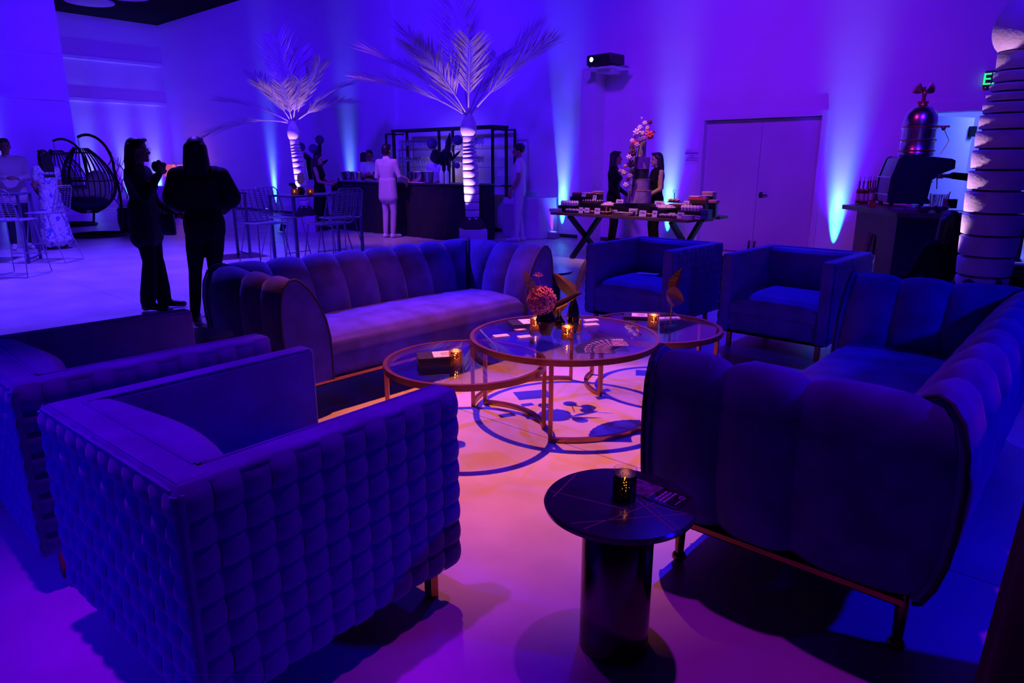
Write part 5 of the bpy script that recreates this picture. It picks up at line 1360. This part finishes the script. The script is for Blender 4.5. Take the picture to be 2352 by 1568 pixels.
# ================================================================ people
def remesh(name, prims, mats, vox, parent, smooth_it=5):
    mb = MB()
    for p in prims:
        if p[0] == 'c':
            _, a, b, ra, rb, m = p
            mb.ball(a, ra, 14, 10); mb.ball(b, rb, 14, 10); mb.cyl(a, b, ra, rb, 14)
        else:
            mb.ball(p[1], p[2], 18, 12, p[4] if len(p) > 4 else None)
    me = mb.mesh(name + '_src', mats[0]); o = bpy.data.objects.new(name + '_src', me); COL.objects.link(o)
    r = o.modifiers.new('r', 'REMESH'); r.mode = 'VOXEL'; r.voxel_size = vox
    s = o.modifiers.new('s', 'SMOOTH'); s.factor = .5; s.iterations = smooth_it
    dg = bpy.context.evaluated_depsgraph_get(); out = bpy.data.meshes.new_from_object(o.evaluated_get(dg))
    bpy.data.objects.remove(o); bpy.data.meshes.remove(me); out.name = name
    out.materials.clear()
    for m in mats: out.materials.append(m)
    n = len(out.polygons)
    out.polygons.foreach_set('use_smooth', [True]*n)
    if len(mats) > 1:
        C = np.empty(n*3); out.polygons.foreach_get('center', C); C = C.reshape(-1, 3)
        best = np.full(n, 1e9); idx = np.zeros(n, int)
        for p in prims:
            if p[0] == 'c':
                a = np.array(p[1]); b = np.array(p[2]); ab = b - a; L = max(ab @ ab, 1e-9)
                t = np.clip(((C - a) @ ab) / L, 0, 1); d = np.linalg.norm(C - a - t[:, None]*ab, axis=1) - (p[3] + (p[4]-p[3])*t); m = p[5]
            else:
                r_ = np.array(p[2]); d = (np.linalg.norm((C - np.array(p[1]))/r_, axis=1) - 1) * r_.min(); m = p[3]
            k = d < best; best[k] = d[k]; idx[k] = m
        out.polygons.foreach_set('material_index', idx.tolist())
    out.update()
    return ob(name, out, parent)
HAIRM = mat('dark_hair', (.010, .008, .010), .5)
def skin(n, c): return mat('skin_' + n, c, .55)
SK1, SK2, SK3 = skin('light', (.48, .28, .20)), skin('tan', (.34, .18, .12)), skin('dark', (.16, .08, .055))
EYEW = mat('eye', (.03, .02, .02), .2); LIP = mat('lips', (.28, .09, .08), .5)
def hand(pr, w, d, n, s, m, curl=.5):
    """w wrist, d direction, n palm normal, s scale"""
    w = Vector(w); d = Vector(d).normalized(); n = Vector(n); n = (n - d*n.dot(d)).normalized(); sd = d.cross(n)
    for k in (-1, 0, 1): pr.append(('c', w + d*.02*s + sd*k*.014*s, w + d*.085*s + sd*k*.022*s, .016*s, .014*s, m))
    for k, L in enumerate((.070, .080, .075, .058)):
        b = w + d*.088*s + sd*(-.030 + .020*k)*s; d1 = (d + n*curl*.6).normalized(); d2 = (d + n*curl*1.8).normalized()
        e = b + d1*L*.5*s; pr.append(('c', b, e, .0105*s, .0095*s, m)); pr.append(('c', e, e + d2*L*.5*s, .0095*s, .008*s, m))
    b = w + d*.03*s - sd*.028*s; dt = (d*.7 - sd*.7 + n*.4).normalized(); pr.append(('c', b, b + dt*.035*s, .012*s, .0105*s, m)); pr.append(('c', b + dt*.035*s, b + (dt + d*.6).normalized()*.065*s, .0105*s, .009*s, m))
def person(label, loc, bearing, h, top, bottom, shoe, skn, sleeve='long', fem=False, arms=None, hair='short', legs=None, skirt=None, coat=0.0,
           puff=False, head_turn=0.0, head_tilt=0.0, vox=.011, extra=(), hands=None, seated=False, pelvis=None, collar=None, hairc=None, wide=1.0, bulk=1.0):
    s = h / 1.75
    t = thing('person', label, 'person', loc, face_to(bearing))
    V3 = lambda x, y, z: Vector((x, y, z)) * s
    mats = [skn, top, bottom, shoe] + ([collar] if collar else [])
    P = []
    sh = .165 if fem else .19
    sh *= wide
    legs = legs or {}
    hipz = .92
    for sd, nm in ((-1, 'R'), (1, 'L')):
        L = legs.get(nm, {})
        hip = Vector((sd*.085, 0, hipz)); knee = Vector(L.get('knee', (sd*.095, -.02, .50))); ank = Vector(L.get('ankle', (sd*.10, .03, .085)))
        toe = Vector(L.get('toe', (ank.x + sd*.03, ank.y - .19, .035)))
        if pelvis: hip = Vector((sd*.09, pelvis[1], pelvis[2]))
        th = .088 if fem else .085
        if not skirt:
            P.append(('c', hip*s, (hip*.5+knee*.5)*s, th*s*bulk, .078*s*bulk, 2)); P.append(('c', (hip*.5+knee*.5)*s, knee*s, .078*s*bulk, .062*s, 2))
            wl_ = legs.get('flare', 0); P.append(('c', knee*s, (knee*.3 + ank*.7)*s, (.062 + wl_*.3)*s, (.054 + wl_)*s, 2)); P.append(('c', (knee*.3+ank*.7)*s, (ank + Vector((0, 0, .02)))*s, (.054 + wl_)*s, (.047 + wl_)*s, 2))
        else:
            P.append(('c', knee*s, (ank*.6+knee*.4)*s, .055*s, .050*s, 0)); P.append(('c', (ank*.6+knee*.4)*s, ank*s, .050*s, .034*s, 0))
        P.append(('c', (ank + Vector((0, .035, -.04)))*s, (ank + Vector((0, -.02, -.025)))*s, .040*s, .045*s, 3)); P.append(('c', (ank + Vector((0, -.02, -.03)))*s, toe*s, .042*s, .032*s, 3))
    py, pz = (pelvis[1], pelvis[2]) if pelvis else (0, hipz)
    up = pz - hipz
    def tz(z): return z + up
    lean = legs.get('lean', 0)
    def tp(x, y, z): return V3(x, py + y - lean*(z - hipz), tz(z))
    cb_ = 2 if coat == 0 else 1
    R_ = [(.90, .065, .112 if fem else .105, .01), (.97, .065, .115 if fem else .108, .01), (1.08, .055, .094 if fem else .106, .0), (1.18, .062, .096 if fem else .110, .0), (1.28, .080, .104 if fem else .115, .0), (1.36, sh*.58, .100, .01), (1.42, sh*.80, .072, .015), (1.44, sh*.84, .058, .015)]
    for k in range(len(R_) - 1):
        for j in range(4):
            f = j/4; a_, b_ = R_[k], R_[k+1]; z_, w_, r_, y_ = [a_[i]*(1-f) + b_[i]*f for i in range(4)]
            P.append(('c', tp(-w_, y_, z_), tp(w_, y_, z_), r_*s*bulk, r_*s*bulk, cb_ if z_ < 1.03 else 1))
    P.append(('c', tp(0, .02, 1.43), tp(0, .01, 1.49), .075*s, .058*s, 1))
    if fem:
        for sd in (-1, 1): P.append(('e', tp(sd*.07, -.085, 1.29), tuple(Vector((.06, .05, .06))*s), 1))
    if coat:
        for k in range(9):
            f = k/8; P.append(('c', tp(-.072 - .012*f, .01, 1.08 - (coat + .10)*f), tp(.072 + .012*f, .01, 1.08 - (coat + .10)*f), (.112 + .010*f)*s*bulk, (.112 + .010*f)*s*bulk, 1))
    if skirt:
        zz = .95
        while zz > skirt:
            f = (.95 - zz)/.85; P.append(('c', tp(-.07 - .05*f, .0, zz), tp(.07 + .05*f, .0, zz), (.110 + .055*f)*s, (.110 + .055*f)*s, 2)); zz -= .03
    # neck and head
    P.append(('c', tp(0, .015, 1.47), tp(0, -.005, 1.58), .052*s, .050*s, 0))
    hc = tp(0, -.015, 1.645); RT = Matrix.Rotation(head_turn, 3, 'Z') @ Matrix.Rotation(head_tilt, 3, 'X')
    def hp(x, y, z): return hc + RT @ V3(x, y, z)
    P.append(('e', hp(0, .01, .02), tuple(Vector((.076, .094, .098))*s), 0, RT)); P.append(('e', hp(0, -.02, -.045), tuple(Vector((.060, .072, .078))*s), 0, RT))
    P.append(('c', hp(0, -.088, .005), hp(0, -.106, -.028), .010*s, .016*s, 0)); P.append(('c', hp(-.018, -.078, -.062), hp(.018, -.078, -.062), .012*s, .012*s, 0)); P.append(('e', hp(0, -.078, -.098), tuple(Vector((.026, .022, .022))*s), 0))
    for sd in (-1, 1): P.append(('e', hp(sd*.078, .012, -.012), tuple(Vector((.012, .020, .032))*s), 0))
    # arms
    A = {'R': ((-.235, .03, 1.17), (-.25, -.06, .93)), 'L': ((.235, .03, 1.17), (.25, -.06, .93))}
    if arms: A.update(arms)
    H = {'R': ((0, -.15, -1), (1, 0, 0)), 'L': ((0, -.15, -1), (-1, 0, 0))}
    if hands: H.update(hands)
    for sd, nm in ((-1, 'R'), (1, 'L')):
        S_ = Vector((sd*sh, .015, 1.43)); E_, W_ = Vector(A[nm][0]), Vector(A[nm][1])
        if pelvis or lean:
            q = lambda v: tp(v.x, v.y, v.z)
        else: q = lambda v: v*s
        mu, mf = {'long': (1, 1), 'short': (1, 0), 'none': (0, 0)}[sleeve]
        mid = S_.lerp(E_, .55)
        P.append(('c', q(S_), q(mid), (.062 if mu else .05)*s*(1.0 if fem else 1.08), (.052 if mu else .043)*s, 1 if sleeve != 'none' else 0)); P.append(('c', q(mid), q(E_), (.052 if mf else .044)*s, (.046 if mf else .040)*s, 1 if mf else 0))
        if puff: P.append(('c', q(S_ + Vector((sd*.02, 0, -.02))), q(S_.lerp(E_, .80) + Vector((sd*.03, .0, .02))), .080*s, .112*s, 1))
        P.append(('c', q(E_), q(E_.lerp(W_, .5)), (.048 if mf else .042)*s, (.042 if mf else .037)*s, 1 if mf else 0)); P.append(('c', q(E_.lerp(W_, .5)), q(W_), (.042 if mf else .036)*s, (.036 if mf else .026)*s, 1 if mf else 0))
        hand(P, q(W_), H[nm][0], H[nm][1], s, 0)
    if collar: P.append(('c', tp(-.02, .025, 1.487), tp(.02, .025, 1.487), .060*s, .060*s, 4))
    for e in extra: P.append(tuple(V3(*x) if isinstance(x, tuple) and len(x) == 3 and e[0] == 'c' else x for x in e) if e[0] == 'c' else (e[0], V3(*e[1]), tuple(Vector(e[2])*s), e[3]))
    bod = remesh('body', P, mats, vox, t)
    # hair
    G = [('e', hp(0, .022, .035), tuple(Vector((.084, .098, .094))*s), 0, RT)]
    if hair == 'short': G += [('e', hp(0, .055, -.015), tuple(Vector((.078, .062, .075))*s), 0, RT), ('e', hp(0, -.04, .092), tuple(Vector((.066, .050, .034))*s), 0, RT)]
    elif hair in ('long', 'mid', 'xlong'):
        ln = {'mid': .22, 'long': .34, 'xlong': .48}[hair]
        for sd in (-1, -.5, 0, .5, 1):
            G.append(('c', hp(sd*.050, .060 - .01*abs(sd), .02), hp(sd*.068, .070, -.12), .055*s, .050*s, 0)); G.append(('c', hp(sd*.068, .07, -.12), hc + RT @ V3(sd*.078, .085, -ln), .050*s, .040*s, 0))
        for sd in (-1, 1): G.append(('c', hp(sd*.070, .015, .03), hp(sd*.082, .02, -.13), .026*s, .028*s, 0))
        G.append(('e', hp(0, -.05, .098), tuple(Vector((.060, .045, .022))*s), 0, RT))
    elif hair == 'curly':
        rr = random.Random(3)
        for k in range(26): a = rr.uniform(0, 6.28); z = rr.uniform(.0, .11); G.append(('e', hp(.075*cos(a), .03 + .075*sin(a)*(.8 if sin(a) > 0 else .4), z), tuple(Vector((.036, .036, .036))*s), 0))
    remesh('hair', G, [hairc or HAIRM], vox*.9, t, 2)
    for sd in (-1, 1):
        m_ = MB().ball(hp(sd*.031, -.078, .004), .011*s, 8, 6).build('eye', EYEW, t, True)
    MB().ball(hp(0, -.089, -.062), (.022*s, .008*s, .007*s), 8, 6, RT).build('mouth', LIP, t, True)
    t['hp'] = 0; del t['hp']
    return t, hp, s
def prop(name, lb, cat, parts, loc=(0, 0, 0), rz=0):
    t = thing(name, lb, cat, loc, rz)
    for nm, mb, m in parts: mb.build(nm, m, t, True)
    return t
BLKC = mat('black_clothing', (.006, .006, .009), .85, spec=.15); CHARC = mat('charcoal_clothing', (.012, .012, .018), .8, spec=.2)
WHT = mat('white_tshirt', (.72, .68, .70), .85); CREAMS = mat('pale_suit', (.58, .46, .52), .75); OFFW = mat('white_blazer', (.66, .62, .68), .8); WPANT = mat('white_trousers', (.60, .56, .62), .85)
NAVT = mat('dark_trousers', (.02, .02, .05), .85); SNEAK = mat('white_sneaker', (.75, .72, .74), .6); SHOEB = mat('black_shoe', (.008, .008, .01), .3)
def floral():
    m = bpy.data.materials.new('floral_print'); m.use_nodes = True; nt = m.node_tree; b = nt.nodes['Principled BSDF']; b.inputs['Roughness'].default_value = .8
    tc = nt.nodes.new('ShaderNodeTexCoord'); n = nt.nodes.new('ShaderNodeTexNoise'); n.inputs['Scale'].default_value = 9; n.inputs['Detail'].default_value = 2; n.inputs['Distortion'].default_value = 1.2
    r = nt.nodes.new('ShaderNodeValToRGB'); e = r.color_ramp.elements; e[0].position = .40; e[0].color = (.10, .16, .55, 1); e[1].position = .47; e[1].color = (.70, .68, .74, 1)
    x = r.color_ramp.elements.new(.55); x.color = (.72, .70, .76, 1); x = r.color_ramp.elements.new(.57); x.color = (.12, .15, .40, 1); x = r.color_ramp.elements.new(.60); x.color = (.70, .68, .74, 1)
    nt.links.new(tc.outputs['Object'], n.inputs['Vector']); nt.links.new(n.outputs['Fac'], r.inputs[0]); nt.links.new(r.outputs[0], b.inputs['Base Color'])
    return m
FLOR = floral()
# 1 woman in black blazer and flared trousers, in profile
p = Vector((-3.56, 6.72, 0))
t, hp, s = person('person in black blazer and flared trousers with long dark hair, facing right, glasses on', p, 5, 1.64, CHARC, BLKC, SHOEB, SK2, 'long', True,
    {'R': ((-.20, -.10, 1.17), (-.10, -.22, 1.40)), 'L': ((.22, -.02, 1.14), (.17, -.24, .98))}, 'long', {'flare': .028, 'R': {'ankle': (-.09, .05, .085)}, 'L': {'ankle': (.09, -.04, .085)}}, coat=.20, vox=.009,
    hands={'R': ((.35, -.35, .85), (.6, .4, 0)), 'L': ((-.2, -1, -.1), (-1, 0, 0))}, wide=1.05, bulk=1.06)
g = thing('eyeglasses', 'thin-framed eyeglasses worn by the person in the black blazer', 'glasses', t.location, t.rotation_euler.z)
mb = MB()
for sd in (-1, 1):
    mb.tube([hp(sd*.034 + .026*cos(6.28*k/16), -.102, .004 + .023*sin(6.28*k/16)) for k in range(16)], .0018, 5, closed=True); mb.tube([hp(sd*.062, -.100, .006), hp(sd*.080, .01, .002)], .0016, 5)
mb.tube([hp(-.009, -.104, .008), hp(.009, -.104, .008)], .0018, 5)
mb.build('frame', STEEL, g, True); 
prop('dark_flower_sprig', 'small dark sprig held up near the face of the person in the black blazer', 'flower', [('sprig', MB().ball((.20, 0, 1.42), (.035, .03, .05), 10, 8).tube([(.18, 0, 1.36), (.16, 0, 1.28)], .006, 6).ball((.23, .01, 1.46), .022, 8, 6), CHARC)], p + Vector((.02, -.12, -.03)))
# 2 woman in black with puffed sleeves, from behind
p2 = Vector((-2.77, 6.22, 0))
person('person in black puff-sleeved top and slim trousers, seen from behind', p2, 100, 1.63, BLKC, BLKC, SHOEB, SK2, 'long', True,
    {'R': ((-.225, -.02, 1.13), (-.13, -.24, 1.06)), 'L': ((.225, -.03, 1.13), (.12, -.26, 1.04))}, 'long', {'R': {'knee': (-.04, -.02, .50), 'ankle': (.02, .02, .085)}, 'L': {'knee': (.14, -.02, .50), 'ankle': (.17, .04, .085)}}, puff=True, vox=.009,
    hands={'R': ((.6, -.6, 0), (0, .4, 1)), 'L': ((-.6, -.6, 0), (0, .4, 1))}, bulk=1.12, wide=1.1)
prop('clutch_bag', 'dark patterned clutch held between the two standing people', 'bag', [('pouch', MB().bbox((0, 0, 0), (.13, .05, .20), .015), mat('sequin', (.03, .03, .06), .25, .3, var=.9, vscale=60)), ('strap', MB().tube([(-.05, 0, .10), (0, 0, .19), (.05, 0, .10)], .006, 6), BLKC)], Vector((-3.20, 6.42, .87)))
# 3 man in white blazer at far left
person('person in white blazer and dark trousers at the far left, hands together', at(52, 572), -48, 1.80, OFFW, NAVT, SNEAK, SK2, 'long', False,
    {'R': ((-.25, -.02, 1.15), (-.08, -.25, 1.16)), 'L': ((.25, -.02, 1.15), (.10, -.25, 1.14))}, 'short', coat=.14, hands={'R': ((.8, -.5, .1), (0, .3, -1)), 'L': ((-.8, -.5, .1), (0, .3, -1))}, bulk=1.12, wide=1.06)
# 4 woman in floral dress
person('person in long white dress with blue floral print, turned away to the left', at(135, 572), 150, 1.62, FLOR, FLOR, SHOEB, SK2, 'short', True,
    {'R': ((-.22, -.02, 1.14), (-.06, -.22, 1.05)), 'L': ((.22, -.02, 1.14), (.04, -.24, 1.03))}, 'long', skirt=.17, puff=False, hands={'R': ((.8, -.5, .0), (0, 0, 1)), 'L': ((-.8, -.5, 0), (0, 0, 1))})
# 5 woman in black at the left end of the bar with a phone
pb5 = onv(732, BARV - .36, 0)
person('person in black sleeveless dress leaning on the left end of the bar with a phone', pb5, -5, 1.60, BLKC, BLKC, SHOEB, SK1, 'none', True,
    {'R': ((-.20, -.06, 1.14), (-.12, -.30, 1.08)), 'L': ((.20, -.04, 1.16), (.10, -.32, 1.10))}, 'mid', skirt=.30, hands={'R': ((.4, -.8, .2), (1, 0, .4)), 'L': ((-.3, -.9, .3), (-1, 0, .4))})
prop('phone', 'dark phone held over the bar by the person in the sleeveless dress', 'phone', [('phone_body', MB().bbox((0, 0, 0), (.012, .075, .15), .004, 0, 0), BLKPL), ('phone_screen', MB().box((.0065, 0, 0), (.001, .068, .14)), mat('phone_screen', (.02, .02, .03), .1))], pb5 + Vector((.42, -.02, 1.04)))
# 6 bartender with crossed arms and a companion behind
person('bartender in white t-shirt with crossed arms behind the bar', onv(850, BARV + 1.02, 0), -62, 1.70, WHT, NAVT, SHOEB, SK2, 'short', False,
    {'R': ((-.25, -.04, 1.17), (.04, -.22, 1.16)), 'L': ((.25, -.04, 1.17), (-.04, -.24, 1.20))}, 'short', hands={'R': ((1, .1, .1), (0, 1, 0)), 'L': ((-1, .1, .1), (0, 1, 0))}, head_turn=radians(-25))
person('person in black with long dark hair half hidden behind the crossed-arm bartender', onv(838, BARV + 1.42, 0), 20, 1.66, BLKC, BLKC, SHOEB, SK2, 'long', True, None, 'long')
# 7 guest in pale suit
gp7 = onv(890, BARV - .40, 0)
person('person in pale pink suit and white sneakers standing at the bar, seen from behind', gp7, 62, 1.76, CREAMS, CREAMS, SNEAK, SK1, 'long', False,
    {'R': ((-.26, -.02, 1.17), (-.26, -.26, 1.11)), 'L': ((.25, .02, 1.16), (.22, -.20, 1.08))}, 'short', {'R': {'ankle': (-.07, .0, .085)}, 'L': {'ankle': (.09, .02, .085)}}, coat=.20, collar=WHT, vox=.010)
# 8 bartender behind the flowers
person('bartender in white t-shirt half hidden behind the flowers on the bar', onv(1003, BARV + 1.0, 0), -120, 1.68, WHT, NAVT, SHOEB, SK1, 'short', False, {'R': ((-.24, -.03, 1.16), (-.16, -.26, 1.10)), 'L': ((.24, -.03, 1.16), (.16, -.26, 1.10))}, 'short')
# 9 man in white t-shirt and white trousers
person('person in white t-shirt and white trousers standing right of the bar, facing left', at(1192, 554), 172, 1.75, WHT, WPANT, WPANT, SK2, 'short', False,
    {'R': ((-.23, .03, 1.16), (-.22, -.08, .93)), 'L': ((.24, .02, 1.16), (.22, -.12, .94))}, 'curly', {'R': {'ankle': (-.07, .06, .085)}, 'L': {'ankle': (.09, -.03, .085)}})
# 10, 11 guests behind the dessert table
person('person in black with long hair behind the dessert table, left of the cake', onv(1412, DV + 1.55, 0), -20, 1.60, BLKC, BLKC, SHOEB, SK2, 'long', True, {'R': ((-.22, .02, 1.15), (-.20, -.14, .95)), 'L': ((.22, .02, 1.15), (.16, -.20, 1.0))}, 'long', head_turn=radians(10))
person('person in dark sleeveless top with long hair behind the dessert table, right of the cake', onv(1508, DV + 1.45, 0), 190, 1.57, BLKC, BLKC, SHOEB, SK1, 'none', True, {'R': ((-.21, .0, 1.15), (-.12, -.22, 1.0)), 'L': ((.21, .0, 1.15), (.12, -.22, 1.02))}, 'xlong')
# 12 barista behind the coffee bar, reaching for the machine
bp = Vector((5.62, 7.05, 0))
hd = atY(2166, 402, 7.25) - bp
def tolocal(w, rz): return Matrix.Rotation(-rz, 3, 'Z') @ Vector(w)
rz12 = face_to(176); hl = tolocal(hd, rz12) / (1.74/1.75)
dirl = tolocal(Vector((-1, .05, .05)), rz12)
wr12 = hl - dirl.normalized() * .10
person('barista in black reaching for the espresso machine, mostly hidden behind the right palm trunk', bp, 176, 1.74, BLKC, BLKC, SHOEB, SK3, 'long', False,
    {'R': (tuple(Vector((-.22, -.04, 1.30)).lerp(wr12, .5) + Vector((0, 0, -.05))), tuple(wr12)), 'L': ((.26, .05, 1.16), (.24, -.10, .96))}, 'short', hands={'R': (tuple(dirl), (0, 0, -1))}, bulk=1.05)
# 13 person seated low in front of the coffee bar, from behind
pp = Vector((3.70, 5.78, 0))
st = thing('floor_pouf', 'low dark pouf under the seated person by the coffee bar', 'pouf', pp, 0)
MB().lathe([(0, .02), (.19, .02), (.22, .07), (.20, .125), (0, .13)], 28).build('cushion', BLKC, st, True)
MB().cyl((0, 0, 0), (0, 0, .02), .18, n=28).build('base', DARKM, st)
person('person in black with long hair seated before the coffee bar, seen from behind', pp, 85, 1.62, BLKC, BLKC, SHOEB, SK2, 'long', True, {'R': ((-.26, -.10, 1.14), (-.14, -.30, 1.04)), 'L': ((.26, -.10, 1.14), (.14, -.30, 1.04))}, 'xlong',
    {'R': {'knee': (-.16, -.36, .50), 'ankle': (-.12, -.46, .085)}, 'L': {'knee': (.16, -.36, .50), 'ankle': (.12, -.46, .085)}, 'lean': .12}, pelvis=(0, 0.02, .27), bulk=1.15)
